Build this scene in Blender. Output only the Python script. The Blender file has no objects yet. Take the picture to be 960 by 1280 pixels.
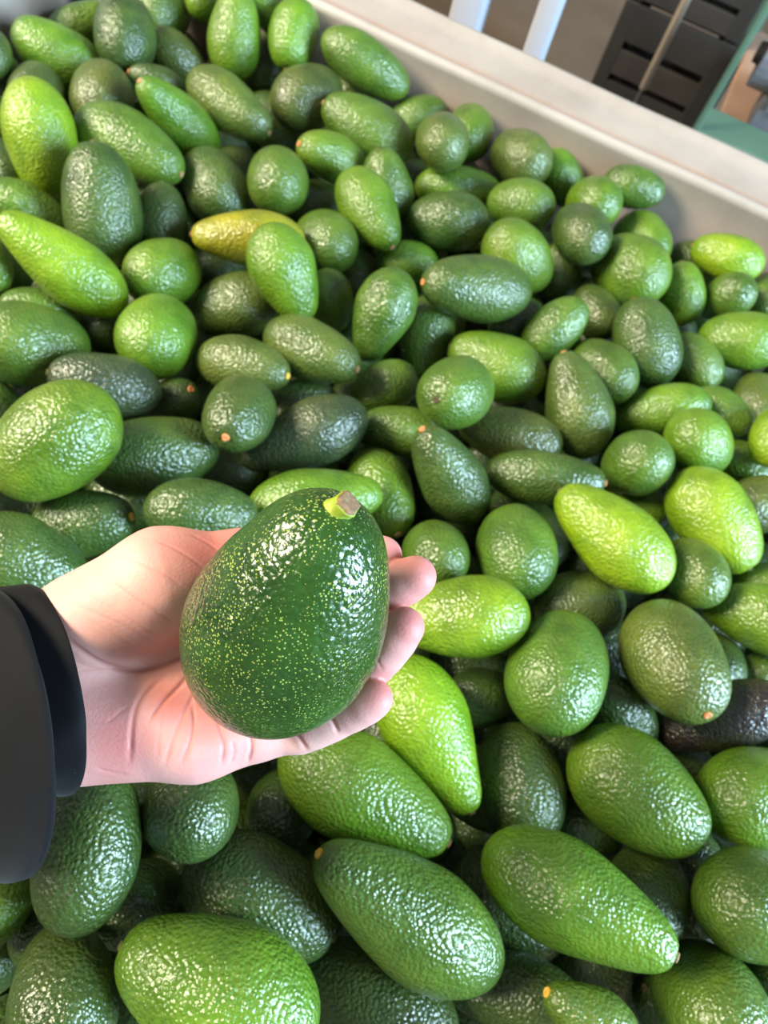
# A bin heaped with avocados, one of them held up in a hand.
import bpy, bmesh, math, random
import numpy as np
from mathutils import Vector, Matrix

random.seed(3)
rng = np.random.default_rng(3)
SC = bpy.context.scene
COL = SC.collection

# ------------------------------------------------------------------ camera, world, lights, exposure
# camera axes (image right, image down, viewing direction) written in world axes; world z is up,
# x runs along the back wall of the bin, y towards it
CAM_ROT = [[0.8871151, 0.4562152, -0.0699606], [0.4204418, -0.7362368, 0.5302678], [0.1904087, -0.4998229, -0.8449388]]
CAM_POS = [0.0, 0.0, 1.195856]
ZC = 0.7000          # height of the middle of the top layer
BACK_Y = 0.84915
RIM_H = 0.0380
BIN_X0 = -0.65629
BIN_X1 = 0.64
BIN_Y0 = -0.42
RM = np.array(CAM_ROT)           # world = RM @ camera (x right, y down, z forward)
CAMV = np.array(CAM_POS)
FPX = 960.0                      # focal length for a 960 x 1280 frame

cam_d = bpy.data.cameras.new('camera')
cam = bpy.data.objects.new('camera', cam_d)
COL.objects.link(cam)
m3 = RM @ np.diag([1.0, -1.0, -1.0])
cam.matrix_world = Matrix([[*m3[0], CAMV[0]], [*m3[1], CAMV[1]], [*m3[2], CAMV[2]], [0, 0, 0, 1]])
cam_d.sensor_fit = 'VERTICAL'
cam_d.sensor_height = 36.0
cam_d.sensor_width = 27.0
cam_d.lens = 27.0
cam_d.clip_start = 0.01
cam_d.clip_end = 60
cam_d.dof.use_dof = True
cam_d.dof.focus_distance = 0.262
cam_d.dof.aperture_fstop = 16
SC.camera = cam

SC.view_settings.view_transform = 'Standard'
SC.view_settings.look = 'None'
SC.view_settings.gamma = 1.0
SC.view_settings.use_curve_mapping = False
SC.view_settings.exposure = 0.90

world = bpy.data.worlds.new('packing_shed_daylight')
SC.world = world
world.use_nodes = True
wn = world.node_tree
wn.nodes['Background'].inputs['Color'].default_value = (0.86, 0.93, 1.0, 1)
wn.nodes['Background'].inputs['Strength'].default_value = 0.13


def area_light(name, loc, target, size, size_y, power, color):
    d = bpy.data.lights.new(name, 'AREA')
    d.shape = 'RECTANGLE'
    d.size, d.size_y, d.energy, d.color = size, size_y, power, color
    o = bpy.data.objects.new(name, d)
    COL.objects.link(o)
    o.location = loc
    o.rotation_euler = (Vector(target) - Vector(loc)).to_track_quat('-Z', 'Y').to_euler()
    return o


def from_cam(dx, dy, dz, dist, origin=(-0.04, 0.31, 0.75)):
    v = RM @ np.array([dx, dy, dz])
    v /= np.linalg.norm(v)
    return tuple(np.array(origin) + v * dist)


# bright open doorway (cool sky light) on one side, sunlit roof window (warm) on the other
area_light('doorway_daylight', from_cam(0.88, 0.27, -0.38, 3.2), (0, .35, .72), 1.0, 2.4, 215, (0.55, 0.80, 1.0))
area_light('roof_window_daylight', from_cam(-0.66, -0.40, -0.58, 3.4), (0, .35, .72), 1.5, 1.1, 160, (1.0, 0.90, 0.68))


# ------------------------------------------------------------------ helpers
def node_mat(name):
    m = bpy.data.materials.new(name)
    m.use_nodes = True
    nt = m.node_tree
    return m, nt, nt.nodes['Principled BSDF']


def srgb(r, g, b):
    f = lambda c: (c / 255 / 12.92) if c / 255 <= .04045 else ((c / 255 + .055) / 1.055) ** 2.4
    return (f(r), f(g), f(b), 1)


def noise(nt, scale, detail=3, rough=.55, vec=None):
    n = nt.nodes.new('ShaderNodeTexNoise')
    n.inputs['Scale'].default_value = scale
    n.inputs['Detail'].default_value = detail
    n.inputs['Roughness'].default_value = rough
    if vec: nt.links.new(vec, n.inputs['Vector'])
    return n


def ramp(nt, fac, stops):
    r = nt.nodes.new('ShaderNodeValToRGB')
    el = r.color_ramp.elements
    el[0].position, el[0].color = stops[0]
    el[1].position, el[1].color = stops[-1]
    for p, c in stops[1:-1]:
        e = el.new(p)
        e.color = c
    nt.links.new(fac, r.inputs['Fac'])
    return r


def mix(nt, fac, a, b, mode='MIX'):
    n = nt.nodes.new('ShaderNodeMix')
    n.data_type = 'RGBA'
    n.blend_type = mode
    for sock, v in ((n.inputs[0], fac), (n.inputs[6], a), (n.inputs[7], b)):
        if hasattr(v, 'links'):
            nt.links.new(v, sock)
        else:
            sock.default_value = v
    return n.outputs[2]


def math_node(nt, op, a, b=None, c=None):
    n = nt.nodes.new('ShaderNodeMath')
    n.operation = op
    for k, v in enumerate((a, b, c)):
        if v is None: continue
        if hasattr(v, 'links'): nt.links.new(v, n.inputs[k])
        else: n.inputs[k].default_value = v
    return n.outputs[0]


def bump(nt, height, strength, dist, bsdf, normal=None):
    b = nt.nodes.new('ShaderNodeBump')
    b.inputs['Strength'].default_value = strength
    b.inputs['Distance'].default_value = dist
    nt.links.new(height, b.inputs['Height'])
    if normal: nt.links.new(normal, b.inputs['Normal'])
    if bsdf:
        nt.links.new(b.outputs[0], bsdf.inputs['Normal'])
        nt.links.new(b.outputs[0], bsdf.inputs['Coat Normal'])
    return b.outputs[0]


def plain(name, col, rough=.5, metal=0, var=.12, scale=9, bump_s=.15, bump_d=.001):
    m, nt, b = node_mat(name)
    tc = nt.nodes.new('ShaderNodeTexCoord')
    n = noise(nt, scale, 5, .6, tc.outputs['Object'])
    dark = tuple(c * (1 - var * 2) for c in col[:3]) + (1,)
    lite = tuple(min(1, c * (1 + var)) for c in col[:3]) + (1,)
    r = ramp(nt, n.outputs[0], [(.3, dark), (.7, lite)])
    nt.links.new(r.outputs[0], b.inputs['Base Color'])
    b.inputs['Roughness'].default_value = rough
    b.inputs['Metallic'].default_value = metal
    n2 = noise(nt, scale * 12, 3, .6, tc.outputs['Object'])
    bump(nt, n2.outputs[0], bump_s, bump_d, b)
    return m


def mesh_obj(name, verts, faces, mat, parent=None, smooth=True):
    me = bpy.data.meshes.new(name)
    me.from_pydata([tuple(map(float, v)) for v in verts], [], [tuple(map(int, f)) for f in faces])
    me.validate()
    if smooth:
        me.polygons.foreach_set('use_smooth', [True] * len(me.polygons))
    if mat: me.materials.append(mat)
    o = bpy.data.objects.new(name, me)
    COL.objects.link(o)
    if parent: o.parent = parent
    return o


def bm_obj(name, bm, mat, parent=None, smooth=False):
    bmesh.ops.recalc_face_normals(bm, faces=bm.faces[:])
    me = bpy.data.meshes.new(name)
    bm.to_mesh(me)
    bm.free()
    if smooth: me.polygons.foreach_set('use_smooth', [True] * len(me.polygons))
    if mat: me.materials.append(mat)
    o = bpy.data.objects.new(name, me)
    COL.objects.link(o)
    if parent: o.parent = parent
    return o


def empty(name, loc, label=None, cat=None, group=None, rz=0):
    o = bpy.data.objects.new(name, None)
    COL.objects.link(o)
    o.location = loc
    o.rotation_euler = (0, 0, rz)
    o.empty_display_size = .05
    tag(o, label, cat, group)
    return o


def tag(o, label=None, cat=None, group=None, kind=None):
    if label: o['label'] = label
    if cat: o['category'] = cat
    if group: o['group'] = group
    if kind: o['kind'] = kind
    return o


def add_box(bm, c, s, bev=0.0, rot=None):
    g = bmesh.ops.create_cube(bm, size=1.0)
    vs = g['verts']
    for v in vs:
        v.co = Vector((v.co.x * s[0], v.co.y * s[1], v.co.z * s[2]))
    if bev:
        es = list({e for v in vs for e in v.link_edges})
        r = bmesh.ops.bevel(bm, geom=es, offset=bev, segments=2, affect='EDGES', profile=.6)
        vs = list({v for f in r['faces'] for v in f.verts} | {v for v in vs if v.is_valid})
    for v in vs:
        co = v.co
        if rot: co = rot @ co
        v.co = co + Vector(c)
    return vs


def add_tube(bm, a, b, r0, r1=None, n=16):
    a, b = Vector(a), Vector(b)
    r1 = r0 if r1 is None else r1
    d = b - a
    q = d.to_track_quat('Z', 'Y').to_matrix().to_4x4()
    q.translation = (a + b) / 2
    bmesh.ops.create_cone(bm, cap_ends=True, segments=n, radius1=r0, radius2=r1, depth=d.length, matrix=q)


def ray_to(px, py, z=None, y=None, depth=None):
    """the point of the place that the photograph shows at a pixel, on a known height, distance or depth"""
    v = np.array([(px - 480) / FPX, (py - 640) / FPX, 1.0])
    w = RM @ v
    if depth is not None: k = depth
    elif z is not None: k = (z - CAMV[2]) / w[2]
    else: k = (y - CAMV[1]) / w[1]
    return CAMV + w * k


# ------------------------------------------------------------------ materials
def avocado_material(name, dot_amount, rough, bump_mm, pebble=330, coat=.3):
    m, nt, b = node_mat(name)
    L = nt.links.new
    tc = nt.nodes.new('ShaderNodeTexCoord')
    oi = nt.nodes.new('ShaderNodeObjectInfo')
    off = nt.nodes.new('ShaderNodeVectorMath')
    off.operation = 'ADD'
    sc = nt.nodes.new('ShaderNodeVectorMath')
    sc.operation = 'SCALE'
    sc.inputs[0].default_value = (3.1, 1.7, 2.3)
    L(oi.outputs['Random'], sc.inputs['Scale'])
    L(tc.outputs['Object'], off.inputs[0])
    L(sc.outputs[0], off.inputs[1])
    vec = off.outputs[0]
    # large mottling of the green
    n1 = noise(nt, 24, 3, .55, vec)
    n2 = noise(nt, 95, 4, .65, vec)
    shade = ramp(nt, n1.outputs[0], [(.32, (.62, .70, .62, 1)), (.5, (1, 1, 1, 1)), (.72, (1.32, 1.2, .85, 1))])
    c = mix(nt, 1.0, oi.outputs['Color'], shade.outputs[0], 'MULTIPLY')
    shade2 = ramp(nt, n2.outputs[0], [(.3, (.78, .82, .8, 1)), (.7, (1.14, 1.1, 1.02, 1))])
    c = mix(nt, 1.0, c, shade2.outputs[0], 'MULTIPLY')
    # pale dots (lenticels)
    v = nt.nodes.new('ShaderNodeTexVoronoi')
    v.inputs['Scale'].default_value = 900
    v.inputs['Randomness'].default_value = 1
    L(vec, v.inputs['Vector'])
    gate = noise(nt, 55, 2, .5, vec)
    thr = math_node(nt, 'MULTIPLY_ADD', gate.outputs[0], .50, .03)
    d = math_node(nt, 'SUBTRACT', thr, v.outputs['Distance'])
    d = math_node(nt, 'MULTIPLY', d, 9.0)
    cl = nt.nodes.new('ShaderNodeClamp')
    L(d, cl.inputs['Value'])
    dotf = math_node(nt, 'MULTIPLY', cl.outputs[0], dot_amount)
    c = mix(nt, dotf, c, srgb(172, 190, 92))
    # scuffs
    n3 = noise(nt, 60, 5, .75, vec)
    sf = ramp(nt, n3.outputs[0], [(.70, (0, 0, 0, 1)), (.80, (1, 1, 1, 1))])
    sfm = math_node(nt, 'MULTIPLY', sf.outputs[0], .45)
    c = mix(nt, sfm, c, srgb(70, 58, 38))
    L(c, b.inputs['Base Color'])
    rr = ramp(nt, n1.outputs[0], [(.3, (rough - .05,) * 3 + (1,)), (.7, (rough + .1,) * 3 + (1,))])
    L(rr.outputs[0], b.inputs['Roughness'])
    b.inputs['Coat Weight'].default_value = coat
    b.inputs['Coat Roughness'].default_value = .22
    b.inputs['Specular IOR Level'].default_value = .55
    # pebbled skin
    w = nt.nodes.new('ShaderNodeVectorMath')
    w.operation = 'ADD'
    nw = noise(nt, 140, 2, .5, vec)
    ws = nt.nodes.new('ShaderNodeVectorMath')
    ws.operation = 'SCALE'
    ws.inputs['Scale'].default_value = .0025
    L(nw.outputs['Color'], ws.inputs[0])
    L(vec, w.inputs[0])
    L(ws.outputs[0], w.inputs[1])
    p = nt.nodes.new('ShaderNodeTexVoronoi')
    p.feature = 'SMOOTH_F1'
    p.inputs['Scale'].default_value = pebble
    p.inputs['Smoothness'].default_value = .4
    L(w.outputs[0], p.inputs['Vector'])
    inv = math_node(nt, 'SUBTRACT', 1.0, p.outputs['Distance'])
    nb = noise(nt, pebble * 1.1, 3, .65, vec)
    nl = noise(nt, pebble * .3, 2, .5, vec)
    h = math_node(nt, 'MULTIPLY_ADD', nb.outputs[0], .45, math_node(nt, 'MULTIPLY', inv, 1.5))
    h = math_node(nt, 'MULTIPLY_ADD', nl.outputs[0], .35, h)
    bump(nt, h, 1.0, bump_mm * .001, b)
    return m


M_AVO = avocado_material('avocado_skin', .3, .34, .66, 420, .6)
M_HELD = avocado_material('glossy_avocado_skin', .75, .26, .34, 520, .65)
M_SCAR = {
    'o': plain('stem_scar_orange', srgb(214, 138, 84), .7, 0, .15, 300),
    't': plain('stem_scar_tan', srgb(176, 138, 96), .75, 0, .15, 300),
    'y': plain('stem_scar_yellow', srgb(228, 180, 70), .65, 0, .1, 300),
    'd': plain('stem_scar_dark', srgb(86, 70, 44), .8, 0, .15, 300),
    'b': plain('stem_scar_brown', srgb(140, 96, 58), .75, 0, .15, 300),
    '-': plain('stem_scar_dull', srgb(96, 92, 48), .75, 0, .15, 300),
}
SKIN_COLOR = {
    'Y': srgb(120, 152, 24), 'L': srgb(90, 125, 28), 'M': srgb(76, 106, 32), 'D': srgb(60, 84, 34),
    'O': srgb(76, 92, 38), 'N': srgb(50, 64, 42), 'B': srgb(150, 144, 30), 'P': srgb(44, 37, 39),
}


# ------------------------------------------------------------------ avocados
def avocado_profile(t, nk):
    base = np.sqrt(np.clip(1 - np.abs(t) ** np.where(t > 0, 2.35 + 1.3 * nk, 2.35), 0, 1))
    s = np.clip((t + .3) / 1.1, 0, 1)
    return base * (1 - .55 * nk * (s * s * (3 - 2 * s)))


def avocado_mesh(name, L, W, nk, seed, nu=26, nv=34, lump=.018, bend=None):
    r = np.random.default_rng(seed)
    ph = np.linspace(0, math.pi, nu)
    t = -np.cos(ph)
    th = np.arange(nv) * 2 * math.pi / nv
    rad = avocado_profile(t, nk) * W / 2
    bend = r.uniform(-.018, .018) if bend is None else bend
    T, TH = np.meshgrid(t, th, indexing='ij')
    RAD = np.repeat(rad[:, None], nv, 1)
    k = r.uniform(0, 6.28, 6)
    lum = (np.sin(2 * TH + k[0]) * .5 + .5 * np.sin(3 * TH + 2.2 * T + k[1]) + .4 * np.sin(TH + 3.4 * T + k[2])
           + .3 * np.sin(5 * TH - 3 * T + k[3]) + .25 * np.sin(4 * T * 2 + k[4]))
    RAD = RAD * (1 + lump * lum)
    X = RAD * np.cos(TH) + bend * L * (T * T - .4)
    Y = RAD * np.sin(TH)
    # little dimple where the stem sat
    Z = T * L / 2 - np.exp(-((1 - T) / .012)) * .0016
    verts = [(X[0, 0], Y[0, 0], Z[0, 0])]
    verts += list(zip(X[1:-1].ravel(), Y[1:-1].ravel(), Z[1:-1].ravel()))
    verts.append((X[-1, 0], Y[-1, 0], Z[-1, 0]))
    faces = []
    ring = lambda i, j: 1 + (i - 1) * nv + j % nv
    for j in range(nv):
        faces.append((0, ring(1, j + 1), ring(1, j)))
        faces.append((len(verts) - 1, ring(nu - 2, j), ring(nu - 2, j + 1)))
    for i in range(1, nu - 2):
        for j in range(nv):
            faces.append((ring(i, j), ring(i, j + 1), ring(i + 1, j + 1), ring(i + 1, j)))
    tip = (float(X[-1, 0]), 0.0, float(L / 2))
    return verts, faces, tip


def scar_mesh(r0, h):
    """a small round button with a raised rim and sunken middle"""
    prof = [(0.0, h * .45), (r0 * .45, h * .5), (r0 * .7, h), (r0 * .92, h * .8), (r0 * 1.05, 0), (r0 * .9, -h * 1.6)]
    n = 14
    vs = [(0, 0, prof[0][1])]
    for rr, z in prof[1:]:
        for j in range(n):
            a = j * 2 * math.pi / n
            w = 1 + .08 * math.sin(3 * a + rr * 900)
            vs.append((rr * w * math.cos(a), rr * w * math.sin(a), z))
    fs = [(0, 1 + j, 1 + (j + 1) % n) for j in range(n)]
    for i in range(len(prof) - 2):
        for j in range(n):
            a, b_ = 1 + i * n + j, 1 + i * n + (j + 1) % n
            fs.append((a, a + n, b_ + n, b_))
    return vs, fs


SCAR_ME = {}
for key, mt in M_SCAR.items():
    v, f_ = scar_mesh(.0029 if key in 'oty' else .0026, .0009)
    me = bpy.data.meshes.new('stem_scar')
    me.from_pydata(v, [], f_)
    me.polygons.foreach_set('use_smooth', [True] * len(me.polygons))
    me.materials.append(mt)
    SCAR_ME[key] = me


def axis_matrix(p, a, spin):
    z = Vector(a).normalized()
    q = z.to_track_quat('Z', 'Y')
    m = q.to_matrix().to_4x4() @ Matrix.Rotation(spin, 4, 'Z')
    m.translation = Vector(p)
    return m


def make_avocado(k, p, a, L, W, col, nk, stem, label, group, res=(26, 34)):
    v, f_, tip = avocado_mesh('avocado', L, W, nk, 100 + k, *res)
    o = mesh_obj('avocado', v, f_, M_AVO)
    spin = (k * 2.399) % 6.283
    o.matrix_world = axis_matrix(p, a, spin)
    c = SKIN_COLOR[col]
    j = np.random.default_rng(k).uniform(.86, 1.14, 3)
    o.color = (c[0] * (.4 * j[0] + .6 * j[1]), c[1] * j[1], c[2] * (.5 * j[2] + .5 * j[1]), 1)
    s = bpy.data.objects.new('stem_scar', SCAR_ME[stem])
    COL.objects.link(s)
    s.parent = o
    s.location = (tip[0], tip[1], tip[2] - .0006)
    if stem in SCAR_LABEL: s['label'] = SCAR_LABEL[stem]
    tag(o, label, 'avocado', group)
    return o


SCAR_LABEL = {'o': 'orange round stem scar', 't': 'tan round stem scar', 'y': 'yellow round stem scar'}
PILE = 'avocados heaped in the bin'
UNDER = 'avocados in the gaps under the top layer'
BORDER = 'avocados around the heap beyond the picture'

# position, direction of the stem end, length, width, colour, neck, stem scar, label
AVOCADOS = [
    ((-0.6078, 0.5763, 0.7038), (-0.577, 0.787, 0.219), 0.0555, 0.0402, 'D', 0.2, '-', 'dark green oval avocado just left of the small one in the back left corner', 0),
    ((-0.5857, 0.648, 0.679), (-0.811, -0.366, 0.456), 0.1037, 0.064, 'L', 0.3, '-', 'light green oval avocado just below left of the small one in the back left corner', 0),
    ((-0.6082, 0.7112, 0.6803), (0.595, 0.738, 0.317), 0.0732, 0.0435, 'L', 0.3, '-', 'small light green avocado in the back left corner, behind a large oval one', 0),
    ((-0.5335, 0.692, 0.7071), (-0.533, 0.807, 0.253), 0.0891, 0.0646, 'D', 0.1, '-', 'big dark green avocado near the back left corner of the bin, top left', 0),
    ((-0.5594, 0.7961, 0.6836), (-0.29, 0.956, 0.034), 0.0961, 0.0696, 'M', 0.2, '-', 'medium green avocado just above right of the big dark one by the back left corner', 0),
    ((-0.5097, 0.8165, 0.7028), (0.187, 0.917, -0.352), 0.0591, 0.0428, 'L', 0.3, '-', 'light green avocado just right of the big dark one by the back left corner', 0),
    ((-0.4497, 0.7752, 0.7058), (-0.191, 0.443, 0.876), 0.0919, 0.0604, 'L', 0.3, '-', 'light green oval avocado just left of the upright light green one by the back wall', 0),
    ((-0.4463, 0.8271, 0.7245), (0.665, -0.067, -0.744), 0.0712, 0.0399, 'L', 0.3, '-', 'light green avocado just above left of the upright light green one by the back wall', 0),
    ((-0.3934, 0.8065, 0.7166), (0.216, -0.772, -0.597), 0.0774, 0.0561, 'L', 0.1, 't', 'upright light green avocado by the back wall at the top, tan scar underneath', 0),
    ((-0.4977, 0.7415, 0.6699), (0.805, 0.132, -0.578), 0.0844, 0.0495, 'O', 0.5, '-', 'olive green avocado just above the glossy narrow one with a tan tip at upper left', 0),
    ((-0.4748, 0.6619, 0.6944), (-0.862, -0.464, 0.203), 0.0595, 0.0306, 'D', 0.3, 'o', 'dark green avocado just below right of the big dark one by the back left corner', 0),
    ((-0.4165, 0.6133, 0.7008), (-0.465, -0.446, 0.765), 0.1099, 0.052, 'L', 0.5, 't', 'glossy light green narrow avocado with a tan upper left tip, upper left', 0),
    ((-0.3924, 0.6693, 0.7008), (0.981, -0.183, -0.07), 0.1084, 0.0556, 'O', 0.3, 't', 'olive green avocado second below left of the upright light green one by the back wall', 0),
    ((-0.3738, 0.7425, 0.6468), (0.843, 0.027, -0.537), 0.0837, 0.0576, 'D', 0.3, '-', 'half-hidden dark green oval avocado just above the turning yellow-brown avocado', 0),
    ((-0.505, 0.6099, 0.6885), (-0.587, 0.804, -0.097), 0.088, 0.0638, 'O', 0.1, '-', 'olive green round avocado just above right of the tall yellow-green avocado at upper left', 0),
    ((-0.4289, 0.5482, 0.7022), (0.998, -0.049, -0.025), 0.1188, 0.0623, 'M', 0.3, 't', 'medium green avocado just above right of the big upright dark avocado at upper left', 0),
    ((-0.4878, 0.4964, 0.7061), (0.403, -0.411, -0.818), 0.1063, 0.0659, 'Y', 0.3, '-', 'tall yellow-green avocado standing near the upper left edge of the picture', 0),
    ((-0.5603, 0.5784, 0.6814), (-0.623, 0.775, -0.108), 0.077, 0.0558, 'D', 0.1, '-', 'half-hidden dark green round avocado just above the tall yellow-green avocado at upper left', 0),
    ((-0.6148, 0.5887, 0.6642), (-0.379, 0.682, 0.626), 0.0618, 0.0448, 'D', 0.2, '-', 'dark green avocado just above left of the tall yellow-green avocado at upper left', 0),
    ((-0.5254, 0.4808, 0.6686), (-0.587, 0.791, 0.174), 0.0613, 0.0445, 'D', 0.2, '-', 'dark green avocado just below left of the tall yellow-green avocado at upper left', 0),
    ((-0.5742, 0.5252, 0.672), (-0.573, 0.787, 0.229), 0.0609, 0.0442, 'D', 0.2, '-', 'half-hidden dark green avocado just left of the tall yellow-green avocado at upper left', 0),
    ((-0.3971, 0.4598, 0.7036), (-0.394, 0.492, 0.777), 0.1071, 0.0695, 'D', 0.2, '-', 'big upright dark green oval avocado right of the tall yellow-green one, upper left', 0),
    ((-0.3644, 0.502, 0.6785), (-0.374, 0.628, 0.683), 0.0677, 0.0491, 'D', 0.2, '-', 'half-hidden dark green avocado just right of the big upright dark avocado at upper left', 0),
    ((-0.3527, 0.5761, 0.6768), (-0.837, 0.541, 0.078), 0.0891, 0.0646, 'D', 0.2, '-', 'dark green oval avocado just above left of the turning yellow-brown avocado', 0),
    ((-0.3697, 0.3731, 0.7151), (-0.839, -0.163, 0.518), 0.1153, 0.057, 'Y', 0.6, '-', 'long tapering yellow-green avocado near the left edge, narrow end upper left', 0),
    ((-0.4623, 0.44, 0.6787), (0.827, 0.365, -0.428), 0.0782, 0.0436, 'L', 0.2, '-', 'light green avocado just above left of the long yellow-green avocado at the left edge', 0),
    ((-0.4258, 0.3537, 0.6964), (-0.312, 0.63, 0.711), 0.0458, 0.0296, 'L', 0.2, '-', 'light green oval avocado just left of the long yellow-green avocado at the left edge', 0),
    ((-0.3235, 0.4431, 0.6795), (0.038, 0.897, -0.441), 0.0847, 0.0614, 'L', 0.1, '-', 'half-hidden light green round avocado just above the round light green one at left', 0),
    ((-0.2797, 0.3688, 0.6916), (-0.334, 0.828, -0.449), 0.0904, 0.0655, 'L', 0.1, '-', 'round light green avocado below another, left of the middle of heap', 0),
    ((-0.2734, 0.5051, 0.7039), (-0.862, -0.505, -0.044), 0.1036, 0.0518, 'B', 0.5, 'b', 'yellow-brown ripening avocado lying with its narrow end to the left', 0),
    ((-0.2179, 0.4718, 0.7171), (0.704, -0.319, -0.635), 0.0888, 0.0592, 'L', 0.5, '-', 'light green avocado lying over the yellow-brown one, narrow end down right', 0),
    ((-0.1861, 0.5086, 0.6747), (0.419, -0.201, -0.885), 0.0606, 0.0439, 'L', 0.2, '-', 'light green avocado just below right of the light green one over the yellow-brown one', 0),
    ((-0.2588, 0.4617, 0.6622), (-0.801, -0.436, -0.411), 0.0828, 0.06, 'O', 0.2, 'o', 'olive green avocado just below left of the light green one over the yellow-brown one', 0),
    ((-0.2021, 0.3751, 0.7001), (0.947, 0.041, 0.319), 0.0854, 0.0478, 'O', 0.3, 'y', 'olive green avocado just above the round one with an orange scar facing out', 0),
    ((-0.1627, 0.4198, 0.7031), (0.955, -0.151, 0.254), 0.0955, 0.0534, 'O', 0.3, 't', 'olive green avocado just below the light green one over the yellow-brown one', 0),
    ((-0.1306, 0.4951, 0.7008), (0.044, -0.7, -0.713), 0.0871, 0.0566, 'M', 0.6, '-', 'medium green avocado just below the light green pear-shaped one with a tan scar', 0),
    ((-0.0937, 0.5355, 0.6603), (0.279, -0.653, -0.704), 0.0782, 0.0563, 'M', 0.4, '-', 'medium green avocado just above left of the round one with a dark blossom end', 0),
    ((-0.0679, 0.5611, 0.7186), (-0.76, -0.626, 0.173), 0.1134, 0.0624, 'D', 0.3, 'o', 'long dark green avocado with an orange scar on its left end, above middle of heap', 0),
    ((-0.0194, 0.5219, 0.681), (-0.999, -0.047, -0.012), 0.096, 0.063, 'L', 0.4, '-', 'light green oval avocado just above right of the round one with a dark blossom end', 0),
    ((-0.0368, 0.4299, 0.7247), (-0.215, -0.84, 0.499), 0.0822, 0.0595, 'M', 0.1, 'd', 'round medium green avocado with a dark dimple facing up, centre of heap', 0),
    ((-0.0983, 0.4434, 0.6748), (-0.618, -0.652, -0.438), 0.0632, 0.0445, 'M', 0.2, 't', 'medium green avocado just above right of the blackish pear-shaped avocado', 0),
    ((-0.1276, 0.3458, 0.6912), (-0.634, -0.703, -0.321), 0.1093, 0.0573, 'N', 0.7, '-', 'blackish green pear-shaped avocado above the held one, narrow end lower left', 0),
    ((-0.1572, 0.3942, 0.6605), (0.674, 0.675, 0.299), 0.0681, 0.0442, 'D', 0.2, '-', 'half-hidden dark green oval avocado just above the blackish pear-shaped avocado', 0),
    ((-0.172, 0.3164, 0.7199), (0.215, -0.887, 0.409), 0.0744, 0.0539, 'D', 0.2, 'o', 'round dark green avocado with orange scar facing down left, above the thumb', 0),
    ((-0.241, 0.3298, 0.6664), (0.472, 0.21, 0.856), 0.0608, 0.044, 'D', 0.2, 'o', 'dark green avocado just above the large dark one above the thumb', 0),
    ((-0.2748, 0.2941, 0.7063), (-0.867, -0.45, 0.215), 0.0843, 0.0496, 'N', 0.2, '-', 'blackish green avocado just above right of the fat light green avocado at the left edge', 0),
    ((-0.2598, 0.22, 0.7308), (-0.417, -0.772, -0.479), 0.0997, 0.0723, 'L', 0.2, '-', 'fat light green knobbly avocado at the left edge above the wrist', 0),
    ((-0.2188, 0.2721, 0.683), (0.743, 0.669, 0.039), 0.1011, 0.0612, 'D', 0.2, '-', 'large dark green oval avocado lying level above the thumb, left side', 0),
    ((-0.151, 0.232, 0.715), (0.877, 0.478, -0.044), 0.0795, 0.0489, 'D', 0.3, '-', 'dark green oval avocado just below right of the large dark one above the thumb', 0),
    ((-0.2269, 0.1959, 0.6831), (0.822, 0.415, 0.39), 0.0773, 0.05, 'D', 0.2, 'y', 'dark green avocado just below the fat light green avocado at the left edge', 0),
    ((-0.2301, 0.143, 0.7054), (0.911, 0.148, -0.384), 0.0906, 0.0618, 'D', 0.2, '-', 'dark green oval avocado just above the large dark one under the wrist', 0),
    ((-0.3466, 0.2983, 0.702), (0.595, 0.706, -0.385), 0.0914, 0.0663, 'M', 0.2, '-', 'fat medium green avocado at the left edge, under the long yellow-green one', 0),
    ((-0.3822, 0.3465, 0.6713), (-0.829, -0.479, 0.287), 0.0654, 0.0467, 'M', 0.2, '-', 'half-hidden medium green oval avocado just above the fat one at the left edge', 0),
    ((-0.3468, 0.2463, 0.6716), (-0.648, 0.744, -0.162), 0.061, 0.0442, 'D', 0.2, '-', 'dark green avocado just above left of the fat light green avocado at the left edge', 0),
    ((-0.3422, 0.3875, 0.6453), (0.223, 0.766, -0.603), 0.0598, 0.0433, 'D', 0.2, '-', 'half-hidden dark green oval avocado just left of the round light green one at left', 0),
    ((-0.3042, 0.8103, 0.7198), (0.943, 0.184, -0.278), 0.1099, 0.0541, 'M', 0.2, '-', 'long medium green avocado lying against the back wall of the bin, top', 0),
    ((-0.3394, 0.7441, 0.6968), (0.264, 0.961, -0.085), 0.0928, 0.0672, 'O', 0.2, '-', 'olive green oval avocado just below the upright light green one by the back wall', 0),
    ((-0.2591, 0.7276, 0.7048), (-0.956, -0.191, 0.221), 0.1068, 0.0603, 'M', 0.3, 't', 'medium green avocado with tan scar just below the long one lying along the back wall', 0),
    ((-0.3242, 0.8186, 0.6709), (0.711, 0.557, 0.43), 0.0701, 0.0474, 'O', 0.2, '-', 'olive green oval avocado just below left of the long one lying along the back wall', 0),
    ((-0.2336, 0.8182, 0.6826), (0.758, 0.488, 0.432), 0.0723, 0.0501, 'M', 0.2, '-', 'medium green avocado just below right of the long one lying along the back wall', 0),
    ((-0.1699, 0.8104, 0.6986), (-0.258, 0.954, -0.151), 0.0776, 0.0562, 'L', 0.1, '-', 'light green round avocado just above left of the round olive one by the back wall', 0),
    ((-0.1785, 0.7349, 0.7233), (-0.403, 0.839, -0.365), 0.0769, 0.0557, 'O', 0.1, '-', 'olive green avocado just above right of the upright one behind the tan-scarred pear shape', 0),
    ((-0.1019, 0.7892, 0.7102), (-0.679, 0.641, -0.357), 0.0825, 0.0598, 'O', 0.1, '-', 'round olive avocado near the back wall, right of the top middle', 0),
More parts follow.
